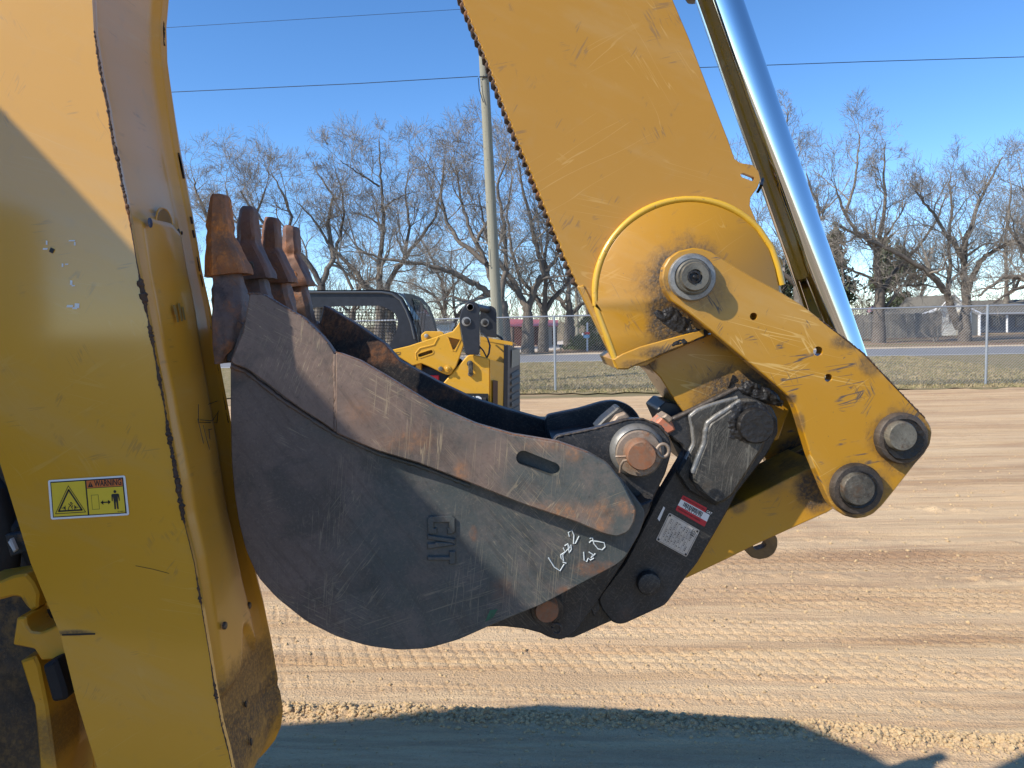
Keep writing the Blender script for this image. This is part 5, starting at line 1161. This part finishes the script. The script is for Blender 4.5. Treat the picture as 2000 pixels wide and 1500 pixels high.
# a farther row: copies of the ones above, turned and shrunk
srcs = [o for o in list(COL.objects) if o.name.startswith('pecan_tree')]
def copy_tree(src, x, y, s_, rot, label, group='farther bare trees behind the houses'):
    c = src.copy(); COL.objects.link(c); c.location = (x, y, -.05); c.rotation_euler = (0, 0, rot); c.scale = (s_, s_, s_); c['label'] = label; c['group'] = group
    for ch in src.children:
        d = ch.copy(); COL.objects.link(d); d.parent = c; d.location = ch.location
    return c
k = 0
for (px, D, s_, si, where) in [(500,64,.90,9,'behind the gap between the second and third rusty teeth'),(690,68,.9,0,'over the left half of the black cab roof'),(870,66,.85,1,'over the white shed'),(1150,68,.9,4,'beyond the mailbox and its bushes'),(1625,64,.75,10,'just right of the chrome rod'),(1790,70,.8,5,'between the flag and the white gable'),(1965,66,.85,8,'over the blue-grey house'),(1460,70,.9,6,'seen between the yellow stick and the rod'),(330,66,.9,5,'mostly hidden by the yellow boom')]:
    p = P(px, 650, D); copy_tree(srcs[si % len(srcs)], p.x, p.y, s_, 1.3+k*1.1, 'smaller farther bare tree ' + where); k += 1

# evergreens and brush
def leafy(name, px, py_base, D, h, w, n, col, label, cat, leaf=.16, seed=1, trunk=True, base_gap=.12):
    r_ = random.Random(seed); b0 = P(px, py_base, D); x0, y0 = b0.x, b0.y; t = THING(name, (x0, y0, 0), label, cat)
    if trunk: mb = MB(); mb.tube([(x0, y0, -.1), (x0+.1, y0, h*.5), (x0, y0, h*.9)], [.2*h/8, .13*h/8, .04*h/8], 8); OB('trunk', mb, M_BARK, t, ang=60)
    mb = MB(); cl = [(r_.gauss(0, .3), r_.gauss(0, .3), r_.uniform(base_gap, 1)) for _ in range(26)]
    for k in range(n):
        c = cl[r_.randrange(len(cl))]; zz = c[2] + r_.gauss(0, .05); ww = w*(1.1-.75*zz); cx = x0 + (c[0]*1.1 + r_.gauss(0, .16))*ww; cy = y0 + (c[1]*1.1 + r_.gauss(0, .16))*ww; cz = zz*h
        u = Vector((r_.gauss(0, 1), r_.gauss(0, 1), r_.gauss(0, 1))).normalized(); v = u.cross(Vector((r_.random(), r_.random(), r_.random()+.1))).normalized(); s_ = leaf*r_.uniform(.5, 1.3); q = Vector((cx, cy, max(cz, .03)))
        mb.add([q-u*s_, q+v*s_*.35, q+u*s_, q-v*s_*.35], [(0, 1, 2, 3)])
    g = MT(name+'_leaf', .7, 0, .3); g.col(g.mix(g.noise(1.5, 4), tuple(x*.6 for x in col), tuple(x*1.3 for x in col))); OB('crown', mb, g.m, t, ang=0, recalc=False); return t
leafy('pine_tree', 1625, 650, 66, 8.6, 3.4, 4200, (0.075, 0.095, 0.05), 'dark green pine behind the bare branches right of the chrome rod', 'tree', .30, 1)
leafy('pine_tree', 1745, 650, 72, 8.0, 3.6, 4200, (0.08, 0.10, 0.055), 'dull green pine behind the thick upright pecan trunk', 'tree', .30, 2)
leafy('pine_tree', 1540, 650, 70, 7.0, 3.2, 3000, (0.07, 0.09, 0.05), 'dark pine low behind the chrome rod', 'tree', .30, 3)
leafy('bush', 1150, 664, 47, 2.0, 1.9, 2600, (0.10, 0.13, 0.04), 'yellow-green bush behind the mailbox', 'bush', .14, 4, False, .02)
leafy('bush', 1195, 664, 48, 1.5, 1.6, 2000, (0.06, 0.07, 0.035), 'dark low bush to the right of the mailbox', 'bush', .14, 5, False, .02)
leafy('bush', 905, 666, 50, 1.6, 2.0, 2000, (0.11, 0.12, 0.05), 'dull bush behind the compact loader', 'bush', .14, 6, False, .02)
# hazy mass of undergrowth far behind: nobody could count it
mb = MB(); r_ = random.Random(9)
for k in range(30000):
    x = r_.uniform(-75, 95); y = 92 + r_.gauss(0, 5); z = abs(r_.gauss(0, 1))*3.0*(0.75+.4*math.sin(x*.21)+.25*math.sin(x*.07+1)); d = Vector((r_.gauss(0, .5), 0, 1)).normalized()*r_.uniform(.6, 1.9); w = r_.uniform(.012, .045); q = Vector((x, y, z))
    mb.v += [tuple(q+Vector((-w, 0, 0))), tuple(q+Vector((w, 0, 0))), tuple(q+d)]; o = len(mb.v); mb.f.append((o-3, o-2, o-1))
g = MT('brush', .9); g.col(g.mix(g.noise(.15, 4), (0.15, 0.12, 0.09), (0.20, 0.19, 0.12))); tag(OB('distant_woods', mb, g.m, ang=0, recalc=False), 'grey-brown bare woods at the back of the far yards', 'woods', kind='stuff')
q = G(1827, 668); sap = THING('sapling', (q.x, q.y, 0), 'small bare grey shrub alone on the far roadside', 'shrub'); cr = MB()
for k in range(7): a_ = k*.9; branch(cr, Vector((q.x+.04*math.cos(a_), q.y+.04*math.sin(a_), -.03)), Vector((math.cos(a_)*.5, math.sin(a_)*.5, 1)).normalized(), 1.3, .03, 2, 4, .008)
OB('stems', cr, M_TWIG, sap, ang=0, recalc=False)
# ================================================================ COMPACT TRACK LOADER
M_CY = yellow('loader_yellow', scr=0.4, chips=0.66, coat=0.3, base=(0.62, 0.33, 0.025)); M_CK = simple('loader_black', (0.022, 0.025, 0.032), .42, var=.3, sc=12, spec=.5)
ctl = THING('compact_track_loader', (P(900,700,12.0).x, 12.0, 0), 'yellow and black compact loader with mesh cab window parked beyond the bucket', 'track loader')
def cplate(name, pts, Y0, Y1, m, r=2, holes=(), parent=ctl, ch=.01): return OB(name, plate(pts, Y0, Y1, r, holes, ch), m, parent)
YA = 11.6
mesh_win = [(600,602),(655,598),(745,597,8),(770,610,6),(778,626,6),(775,645,6),(761,676,4),(700,692,3),(600,692,3)]
cab = cplate('cab', [(560,567),(745,566),(768,569,8),(786,580,8),(797,602,8),(808,628,6),(815,655),(818,680),(817,720),(560,720)], YA, YA+.06, M_CK, 4, [fillet(mesh_win, 3)])
cplate('cab_far_side', [(562,567),(745,566),(768,569,8),(786,580,8),(797,602,8),(808,628,6),(815,655),(818,680),(817,720),(560,720)], YA+1.45, YA+1.5, M_CK, 4, [fillet([(p[0]+8, p[1], *p[2:]) for p in mesh_win], 3)], parent=cab)
pts = fillet([(560,567),(745,566,4),(770,569,8),(788,580,8),(799,602,8),(810,628,6)], 4)[1:]
mb = MB(); vs = []
pts = [q for q in pts if q[1] < 640]
pr = [W(x, y, YA) for x, y in pts]
for (x, z) in pr: vs += [(x, YA-.01, z), (x+.02, YA+1.5, z)]
mb.add(vs, [(2*i, 2*i+2, 2*i+3, 2*i+1) for i in range(len(pr)-1)]); OB('cab_roof', mb, M_CK, cab)
OB('roof_gutter', MB().tube([P(560,571,YA-.02), P(745,571,YA-.02), P(765,574,YA-.02), P(782,586,YA-.02), P(793,606,YA-.02), P(803,632,YA-.02), P(810,662,YA-.02)], .018, 6), simple('cab_trim', (.07,.08,.09), .4), cab)
# rear of the cab with its window
rY = lambda x: YA + .04 + (x-790)*.024
rear = [(788,572),(808,575),(826,583),(839,599),(848,620),(854,645),(854,700),(818,700),(812,650),(800,605)]
mb = MB(); mb.add([P(x, y, rY(x)) for x, y in rear], [tuple(range(len(rear)))]); OB('cab_rear', mb, M_CK, cab, ang=0)
g = MT('loader_glass', .06, 0, .8); g.col((0.05, 0.08, 0.11)); g.b.inputs['Coat Weight'].default_value = 1; M_CG = g.m
gl = [(806,583),(821,587),(835,600),(844,622),(850,644),(850,664),(826,664),(822,645),(815,620)]
mb = MB(); mb.add([P(x, y, rY(x)-.03) for x, y in gl], [tuple(range(len(gl)))]); OB('rear_window', mb, M_CG, cab, ang=0)
mb = MB()
a0 = P(600,690,YA+.04); a1 = P(782,596,YA+.04); x0, x1, z0, z1 = a0.x, a1.x, a0.z, a1.z
x = x0
while x < x1+ .3: mb.tube([(x, YA+.04, z0), (x+.10, YA+.04, z1)], .0045, 4, cap=False); x += .048
z = z0
while z < z1: mb.tube([(x0, YA+.045, z), (x1, YA+.045, z-.05)], .0045, 4, cap=False); z += .048
OB('window_mesh', mb, M_BLACK, cab, ang=0, recalc=False)
OB('seat', MB().box((x0+.55, YA+.75, 1.25), (.5,.5,.7), ch=.08), M_BLACK, cab)
# lift arm
arm = cplate('lift_arm', [(700,703),(762,684),(800,675),(854,657),(862,654),(884,647),(893,636),(898,629),(902,657),(906,673),(898,697),(891,716),(879,733,5),(868,731,5),(840,717),(823,710),(806,714),(775,695),(760,700)], 11.40, 11.52, M_CY, 2, [slot_poly((820,694),(842,687),4.0,8), fillet([(876,659),(899,663),(888,683),(884,682)], 3)], ch=.012)
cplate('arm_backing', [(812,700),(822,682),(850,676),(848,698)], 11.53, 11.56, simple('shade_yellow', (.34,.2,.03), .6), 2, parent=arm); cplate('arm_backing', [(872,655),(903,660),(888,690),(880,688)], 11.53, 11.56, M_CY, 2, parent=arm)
OB('arm_rib', MB().tube([P(856,658,11.4), P(848,673,11.4), P(820,680,11.4), P(812,690,11.4), P(813,702,11.4)], .012, 6), M_CY, arm)
OB('arm_rib', MB().tube([P(x, y, 11.4) for x, y in slot_poly((820,694),(842,687),4.5,6)+[(820,699)]], .010, 5), M_CY, arm)
OB('arm_rib', MB().tube([P(x, y, 11.4) for x, y in [(874,657),(900,663),(889,686),(884,685),(874,657)]], .010, 5), M_CY, arm)
cplate('arm_lug', [(824,668),(822,654),(830,647),(861,647),(868,651),(864,658),(850,664)], 11.55, 11.60, M_CY, 3, parent=arm)
def crev(nm, x, y, r, Y, t, m, par): s__ = Y/F; return OB(nm, MB().rev(W(x, y, Y), [(r*s__, Y), (r*s__, Y-t), (r*s__*.7, Y-t-.005)], 20), m, par)
crev('arm_pin', 833, 656, 4, 11.55, .04, M_WASHER, arm); crev('arm_pin', 861, 720, 4.5, 11.4, .05, M_PINGREY, arm); crev('arm_boss', 874, 720, 6.5, 11.4, .03, M_CY, arm); crev('arm_boss', 874, 720, 3, 11.37, .03, M_CY, arm)
OB('number_plate_mark', (lambda m_: (stroke(lambda a, b_, l: P(a, b_, 11.395), [(773,690),(776,693),(781,692),(782,688)], 1.2, 0, m_), stroke(lambda a, b_, l: P(a, b_, 11.395), [(772,689),(780,688)], 1.0, 0, m_), m_)[2])(MB()), M_DBLACK, arm, ang=0)
# black links at the top of the tower
lk1 = cplate('tower_link', [(897,624),(901,606),(910,591,8),(920,588,8),(931,591,8),(937,601),(936,693),(909,693),(905,671)], 11.30, 11.36, M_CK, 5, [circ(918.5,600,5.5,18)])
OB('tube_end', MB().rev(W(918.5,600,11.3), [(.052, 11.33), (.052, 11.28), (.046, 11.275), (.044, 11.33)], 20), M_WASHER, lk1)
crev('link_pin', 911, 628, 9, 11.30, .03, M_WASHER, lk1); crev('link_pin_centre', 912, 628, 6, 11.27, .01, M_GREASE, lk1)
lk2 = cplate('tower_link', [(936,625),(938,608),(950,598,6),(960,597,6),(968,603,5),(970,612),(970,660),(948,657),(938,653)], 11.95, 12.0, M_CK, 3)
crev('link_pin', 947, 630, 8, 11.95, .03, M_WASHER, lk2); crev('link_pin_centre', 947.5, 630, 5, 11.92, .01, M_GREASE, lk2)
OB('cross_tube', MB().tube([P(925,599,11.37), P(958,606,12.1)], .055, 14), M_CK, lk1)
OB('hose', MB().tube([P(940,650,11.7), P(952,660,11.6), P(957,675,11.5), P(955,690,11.45), P(950,700,11.5)], .014, 6), M_CK, ctl); OB('hose', MB().tube([P(936,676,11.4), P(944,685,11.35), P(950,697,11.4)], .012, 6), M_CK, ctl)
OB('hose', MB().tube([P(968,654,12.0), P(978,659,12.05), P(984,667,12.0)], .02, 6), M_CK, ctl)
# engine box, tower, side door
OB('engine_box', MB().add([P(938,658,11.8), P(985,666,11.82), P(985,860,11.82), P(938,860,11.8)], [(0,1,2,3)]), M_CY, ctl, ang=0)
OB('engine_cover', MB().add([P(938,657,11.8), P(1001,668,11.8), P(1012,674,12.6), P(950,662,12.9), P(938,664,11.8), P(1001,675,11.8)], [(0,1,2,3),(0,1,5,4)]), M_CY, ctl, ang=0)
tw = cplate('rear_tower', [(858,757),(913,694,5),(924,692,5),(951,699),(957,702),(957,860),(850,860)], 11.42, 11.5, M_CY, 2, ch=.015)
OB('tower_side', MB().add([P(957,702,11.42), P(984,709,11.75), P(981,860,11.75), P(957,860,11.42)], [(0,1,2,3)]), M_CY, tw, ang=0)
OB('slot', MB().add([P(963,742,11.45), P(972.5,744,11.58), P(972,798,11.58), P(963,795,11.45)], [(0,1,2,3)]), simple('slot_brown', (.10,.045,.02), .7), tw, ang=0)
crev('latch_bolt', 918, 710, 6, 11.42, .05, M_PINGREY, tw); crev('latch_bolt', 919, 730, 5, 11.42, .05, M_PINGREY, tw); cplate('latch_link', [(914,708),(923,708),(924,730),(915,731)], 11.35, 11.37, M_PINGREY, 3, parent=tw)
nd = cplate('model_decal', [(898,768),(953.5,769),(954,812),(898,812)], 11.405, 11.412, M_DBLACK, 1, parent=tw, ch=0)
mb = MB(); s__ = 11.4/F; text_mb('279D', P(902.5,793.5,11.40), (1,0,0), (0,0,1), 27*s__, .002, .035, .66, mb); OB('model_number', mb, M_WHITE, nd, ang=0)
cplate('gap_shade_sheet', [(800,700),(900,700),(915,720),(900,800),(800,800)], 11.7, 11.72, simple('void_shade_brown', (.06,.025,.015), .8), 2); cplate('red_panel', [(833,733),(857,733),(858,760),(833,760)], 11.55, 11.60, M_RED, 1)  # gap sheet: shade of the void between arm and tower painted dark brown
cplate('arm_stop', [(812,700),(823,705),(822,730),(812,730)], 11.5, 11.65, M_CY, 1)
OB('rear_column', MB().add([P(984,674,11.75), P(992,675,11.78), P(991,860,11.78), P(983,860,11.75)], [(0,1,2,3)]), M_CK, ctl, ang=0)
M_CGR = simple('rear_grey', (.10,.095,.09), .6)
rg_ = OB('rear_door', MB().add([P(992,675,11.78), P(1015.5,682,12.5), P(1015.5,850,12.5), P(991,850,11.78)], [(0,1,2,3)]), M_CGR, ctl, ang=0)
OB('rear_panel', MB().add([P(1000,684,11.93), P(1015.5,681,12.45), P(1014,712,12.45), P(999,719,11.93)], [(0,1,2,3)]), simple('pale_panel', (.22,.23,.2), .5), rg_, ang=0)
for k in range(6):
    y = 722+k*14
    OB('louvre', MB().add([P(999,y+8,11.93), P(1015,y-1,12.42), P(1016,y+8,12.38), P(1000,y+17,11.9)], [(0,1,2,3)]), M_CK, rg_, ang=0)
# tracks and undercarriage
def track(Y):
    x0 = P(700,750,11.5).x; x1 = P(985,750,11.5).x; pr = []
    for k in range(20): a = PI/2 + PI*k/19; pr.append((x0+.3+.32*math.cos(a), .34+.33*math.sin(a)))
    for k in range(20): a = -PI/2 + PI*k/19; pr.append((x1-.3+.28*math.cos(a), .30+.29*math.sin(a)))
    mb = MB(); mb.prism(pr, Y, Y+.4, ch=.03)
    for i in range(0, len(pr)-1, 2):
        p = pr[i]; mb.box((p[0], Y+.2, p[1]), (.04,.42,.04))
    for k in range(14): x = x0+.3+(x1-x0-.6)*k/13; mb.box((x, Y+.2, .02), (.05,.42,.04)); mb.box((x, Y+.2, .66), (.05,.42,.04))
    return mb
OB('track', track(11.25), M_RUBBER, ctl); OB('track', track(12.75), M_RUBBER, ctl)
OB('belly', MB().box((P(840,750,12.1).x, 12.2, .75), (1.9,1.1,.8), ch=.05), M_CK, ctl)

# ================================================================ HOUSES AND SMALL FAR THINGS
def fplate(name, pts, Y0, Y1, m, parent=None, holes=(), r=0): return OB(name, plate(pts, Y0, Y1, r, holes, 0.0), m, parent, ang=0)
def siding(name, c, per=.18):
    g = MT(name, .7); z = g.sep()[2]; w = g.math('FRACT', g.math('DIVIDE', z, per)); g.col(g.mix(g.noise(3, 4), tuple(x*.88 for x in c), c)); g.bump(w, .012); return g.m
M_SIDW = siding('white_siding', (.74,.75,.74)); M_SIDB = siding('beige_siding', (.50,.46,.38)); M_SIDN = siding('blue_grey_siding', (.085,.105,.135)); M_SIDG = siding('grey_siding', (.20,.18,.15))
g = MT('roof_shingle', .9); g.col(g.mix(g.noise(7, 6), (.10,.095,.08), (.17,.155,.13))); M_SHI = g.m; M_TRIM = flat('trim_white', (.72,.73,.74)); M_WIN = M_CG
HD = 60.0
def base_y(x, D):  # photo row where the ground lies at this distance
    p = P(x, 650, D); lo, hi = 600, 760
    for _ in range(30):
        m_ = (lo+hi)/2
        if P(x, m_, D).z > 0: lo = m_
        else: hi = m_
    return lo
hb = THING('house', (P(1860,650,HD).x, HD, 0), 'white house with a steep gable, small porch and grey roof behind the forked tree', 'house')
by0 = base_y(1860, HD)+.5
fplate('gable_wall', [(1838,by0),(1838,604),(1862,577),(1884,598),(1884,by0)], HD, HD+6, M_SIDW, hb)
for a, b_ in (((1834,608),(1862,576)),((1862,576),(1887,600))): OB('rake_trim', MB().tube([P(*a, HD-.15), P(*b_, HD-.15)], .13, 4), M_TRIM, hb)
OB('gable_roof', MB().add([P(1834,607,HD-.3), P(1862,575,HD-.3), P(1862,575,HD-.3)+Vector((0,7,0)), P(1834,607,HD-.3)+Vector((0,7,0)), P(1888,600,HD-.3), P(1888,600,HD-.3)+Vector((0,7,0))], [(0,1,2,3),(1,4,5,2)]), M_SHI, hb, ang=0)
wn_ = fplate('window', [(1852,612),(1866,612),(1866,630),(1852,630)], HD-.06, HD-.01, M_TRIM, hb); fplate('pane', [(1853.5,613.5),(1864.5,613.5),(1864.5,628.5),(1853.5,628.5)], HD-.09, HD-.07, M_WIN, wn_)
fplate('wing_wall', [(1776,by0),(1776,629),(1838,606),(1838,by0)], HD+.5, HD+6, M_SIDG, hb); OB('rake_trim', MB().tube([P(1770,627,HD+.3), P(1838,602,HD+.3)], .14, 4), M_TRIM, hb)
OB('wing_roof', MB().add([P(1770,626,HD+.2), P(1840,600,HD+.2), P(1840,600,HD+.2)+Vector((0,7,0)), P(1770,626,HD+.2)+Vector((0,7,1.0))], [(0,1,2,3)]), M_SHI, hb, ang=0)
fplate('porch', [(1890,by0),(1890,609),(1895,604),(1914,614),(1914,by0)], HD-1.5, HD, M_SIDB, hb); OB('porch_trim', MB().tube([P(1889,607,HD-1.7), P(1895,604,HD-1.7), P(1915,614,HD-1.7)], .14, 4), M_TRIM, hb); OB('porch_post', MB().tube([P(1892,606,HD-1.7), P(1891,by0+1,HD-1.7)], .22, 4), M_TRIM, hb); OB('porch_post', MB().tube([P(1913,613,HD-1.7), P(1913,by0,HD-1.7)], .12, 4), M_TRIM, hb)
h2 = THING('house', (P(2000,650,HD+4).x, HD+4, 0), 'low blue-grey house under a wide shingle roof right of the white gable', 'house')
by1 = base_y(2000, HD+4)+.5
fplate('wall', [(1912,by1),(1912,612),(2130,609),(2130,by1)], HD+4, HD+10, M_SIDN, h2)
OB('roof', MB().add([P(1880,614,HD+3.4), P(2140,609,HD+3.4), P(2140,582,HD+7), P(1884,587,HD+7)], [(0,1,2,3)]), M_SHI, h2, ang=0); OB('gutter', MB().tube([P(1912,613.5,HD+3.3), P(2140,610,HD+3.3)], .09, 4), simple('gutter_grey', (.3,.32,.35)), h2)
OB('porch_post', MB().tube([P(1967,612,HD+3.5), P(1967,by1,HD+3.5)], .10, 4), M_TRIM, h2)
for x in (1938, 1984): w_ = fplate('window', [(x,619),(x+14,619),(x+14,638),(x,638)], HD+3.9, HD+3.98, M_SIDG, h2); fplate('pane', [(x+1,620),(x+13,620),(x+13,637),(x+1,637)], HD+3.86, HD+3.89, M_WIN, w_)
fw = THING('wooden_fence', (P(1700,650,57).x, 57, 0), 'grey weathered board fence in front of the far house', 'fence')
M_BRD = simple('grey_boards', (.23,.21,.18), .9, var=.3, sc=6); x0 = P(1560,650,57).x; x1 = P(1838,650,57).x; x = x0; k = 0
bmesh_ = MB().box((0, 0, .9), (.27, .03, 1.8)).v; bme = None
while x < x1:
    if bme is None: mb = MB(); mb.box((0, 0, .9), (.275, .03, 1.8)); o = OB('board', mb, M_BRD, fw, ang=0); bme = o.data; o.location = Vector((x, 57, 0)) - fw.location
    else: o = bpy.data.objects.new('board', bme); COL.objects.link(o); o.parent = fw; o.location = Vector((x, 57 + .02*(k % 2), -.03*(k % 3))) - fw.location
    x += .29; k += 1
# red roofed shed
sh = THING('shed', (P(1040,650,56).x, 56, 0), 'open shed with a faded red metal roof behind the left bare trees', 'shed')
by2 = base_y(1040, 56)+.5; g = MT('red_roof', .5, .2); g.col(g.mix(g.noise(.8, 4), (.42,.07,.06), (.50,.14,.14))); M_RR = g.m
OB('roof', MB().add([P(996,637,55), P(1090,636,55), P(1090,625,59), P(996,623,59), P(996,638.5,55), P(1090,637.5,55)], [(0,1,2,3),(0,4,5,1)]), M_RR, sh, ang=0)
fplate('back_wall', [(1000,by2),(1000,634),(1086,634),(1086,by2)], 58.5, 58.7, simple('shaded_red_wall', (.08,.03,.025), .8), sh)  # dark wall colour stands for the shade inside the open shed
for x in (1001, 1027, 1040, 1056, 1085): OB('post', MB().tube([P(x,636,55.4), P(x,by2,55.4)], .12, 4), simple('shed_post', (.18,.13,.10), .8), sh)
fplate('side_wall', [(1060,by2),(1060,637),(1078,637),(1078,by2)], 55.6, 55.8, simple('pale_board', (.42,.38,.33), .8), sh)
ws = THING('white_shed', (P(866,650,54).x, 54, 0), 'small white shed beyond the fence behind the loader cab', 'shed')
by3 = base_y(866, 54)+.5; fplate('wall', [(846,by3),(846,632),(882,631),(882,by3)], 54, 57, M_SIDW, ws); OB('roof', MB().add([P(843,632,53.7), P(885,631,53.7), P(885,626,55.5), P(843,627,55.5)], [(0,1,2,3)]), M_SHI, ws, ang=0)
# mailbox with its posts
q = G(1147, 686); MY = q.y
mbx = THING('mailbox', (q.x, q.y, 0), 'blue and red roadside mailbox on a white post', 'mailbox')
OB('post', MB().tube([(q.x, q.y, -.05), P(1147,630,MY)], .055, 4), M_TRIM, mbx)
mb = MB(); c = P(1145,657,MY); mb.box((c.x-.02, c.y-.25, c.z), (.34, .5, .2), ch=.04); OB('box', mb, flat('mailbox_blue', (.10,.25,.42)), mbx)
mb = MB(); mb.box((c.x+.02, c.y-.25, c.z+.19), (.30, .3, .14), ch=.03); OB('flowers', mb, flat('red_flag', (.45,.03,.03)), mbx)
q2 = G(1138.5, 675); tag(OB('marker_post', MB().tube([(q2.x, q2.y, -.05), (q2.x+.02, q2.y, P(1138.5,650,q2.y).z)], .075, 4), M_TRIM), 'short white marker post standing left of the mailbox', 'post')
# flag
YG = 54.0; fb = P(1709, 652, YG); fl = THING('flag', (fb.x, YG, 0), 'small faded striped flag hanging from a thin white pole by the thick tree', 'flag')
OB('flagpole', MB().tube([(fb.x, YG, -.05), P(1708,596,YG)], .035, 6), M_TRIM, fl)
g = MT('flag_cloth', .8); z = g.sep()[2]; st_ = g.step(g.math('SINE', g.math('MULTIPLY', z, 75)), -.1, .1); g.col(g.mix(st_, (.55,.08,.09), (.75,.72,.72)))
mb = MB(); vs = []; 
for i in range(9):
    u = i/8
    for j in range(5): v = j/4; p = P(1708-15*u, 598+10*v+5*u*u, YG); vs.append((p.x, YG+.05*math.sin(u*9), p.z))
mb.add(vs, [(i*5+j, i*5+j+1, (i+1)*5+j+1, (i+1)*5+j) for i in range(8) for j in range(4)]); cl_ = OB('cloth', mb, g.m, fl)
mb = MB(); p = P(1708,598,YG-.07); s2 = YG/F; mb.add([p, p+Vector((-6*s2,0,-.8*s2)), p+Vector((-6*s2,0,-5.5*s2)), p+Vector((0,0,-5*s2))], [(0,1,2,3)]); OB('canton', mb, flat('flag_blue', (.06,.08,.20)), cl_, ang=0)

# ================================================================ the backhoe's own cab and rear frame, just off the left of the view: cab outline shaped to cast the shade on boom, bucket and ground
def rbox(x0, x1, y0, y1, z0, z1, ch): return MB().box(((x0+x1)/2, (y0+y1)/2, (z0+z1)/2), (x1-x0, y1-y0, z1-z0), ch=ch)
XR = -1.53; ZR = 2.93; YR = 1.87; YN = 0.05
plan = [(-3.67,1.78),(-2.99,1.88),(-1.95,1.68),(-1.72,1.42),(XR,1.05),(XR,.84),(-1.62,.62),(-1.72,.38),(-2.0,-.15),(-4.5,-.15),(-4.5,1.74)]
bm = bmesh.new(); lo = [bm.verts.new((x, y, 1.3)) for x, y in plan]; bm.faces.new(lo); r_ = bmesh.ops.extrude_face_region(bm, geom=bm.faces[:]); bmesh.ops.translate(bm, vec=(0, 0, ZR-1.3), verts=[v for v in r_['geom'] if isinstance(v, bmesh.types.BMVert)])
bmesh.ops.bevel(bm, geom=[e for e in bm.edges if all(v.co.z > 2 for v in e.verts)], offset=.10, segments=3, affect='EDGES'); bm.verts.index_update()
mb = MB(); mb.add([v.co.copy() for v in bm.verts], [tuple(v.index for v in f.verts) for f in bm.faces]); bm.free(); cabb = OB('machine_cab', mb, M_CK, hoe)
OB('cab_window', rbox(-1.9, -1.6, .95, 1.4, 1.5, 2.55, .01), M_CG, cabb)
OB('rear_frame', rbox(-2.6, XR-.1, YN+.1, YR-.1, .5, 1.28, .05), M_CY, hoe)
OB('engine_hood', rbox(-6.2, -4.52, YN+.4, YR-.4, .9, 1.8, .12), M_CY, hoe)
for (x, y, r, w) in [(-2.6,YN-.2,.72,.42),(-2.6,YR+.2,.72,.42),(-5.7,YN+.1,.45,.3),(-5.7,YR-.1,.45,.3)]:
    mb = MB(); mb.rev((x, r), [(r*.55, y-w/2), (r*.9, y-w/2), (r, y-w/2+.05), (r, y+w/2-.05), (r*.9, y+w/2), (r*.55, y+w/2)], 36); OB('wheel', mb, M_RUBBER, hoe)

# a neighbouring wheel loader behind the viewer, mirrored softly in the paint of the boom
nb = THING('wheel_loader', (-3.9, -4.0, 0), 'yellow wheel loader parked behind the viewer, outside the view', 'wheel loader')
OB('hood', rbox(-6.2, -3.2, -4.8, -3.4, 1.0, 1.75, .15), M_CY, nb); OB('cab', rbox(-5.2, -4.2, -4.7, -3.5, 1.76, 2.9, .10), M_CK, nb)
mb = MB(); mb.prism([(-4.6,1.7),(-4.2,1.95),(-3.6,1.9),(-2.4,.8),(-2.2,.35),(-2.6,.3),(-3.2,1.0),(-4.4,1.3)], -3.3, -3.1, ch=.02); OB('loader_arm', mb, M_CY, nb)
for x in (-5.6, -3.6):
    for y in (-4.9, -3.35): mb = MB(); mb.rev((x, .65), [(.35, y-.2), (.6, y-.2), (.65, y-.15), (.65, y+.15), (.6, y+.2), (.35, y+.2)], 32); OB('wheel', mb, M_RUBBER, nb)
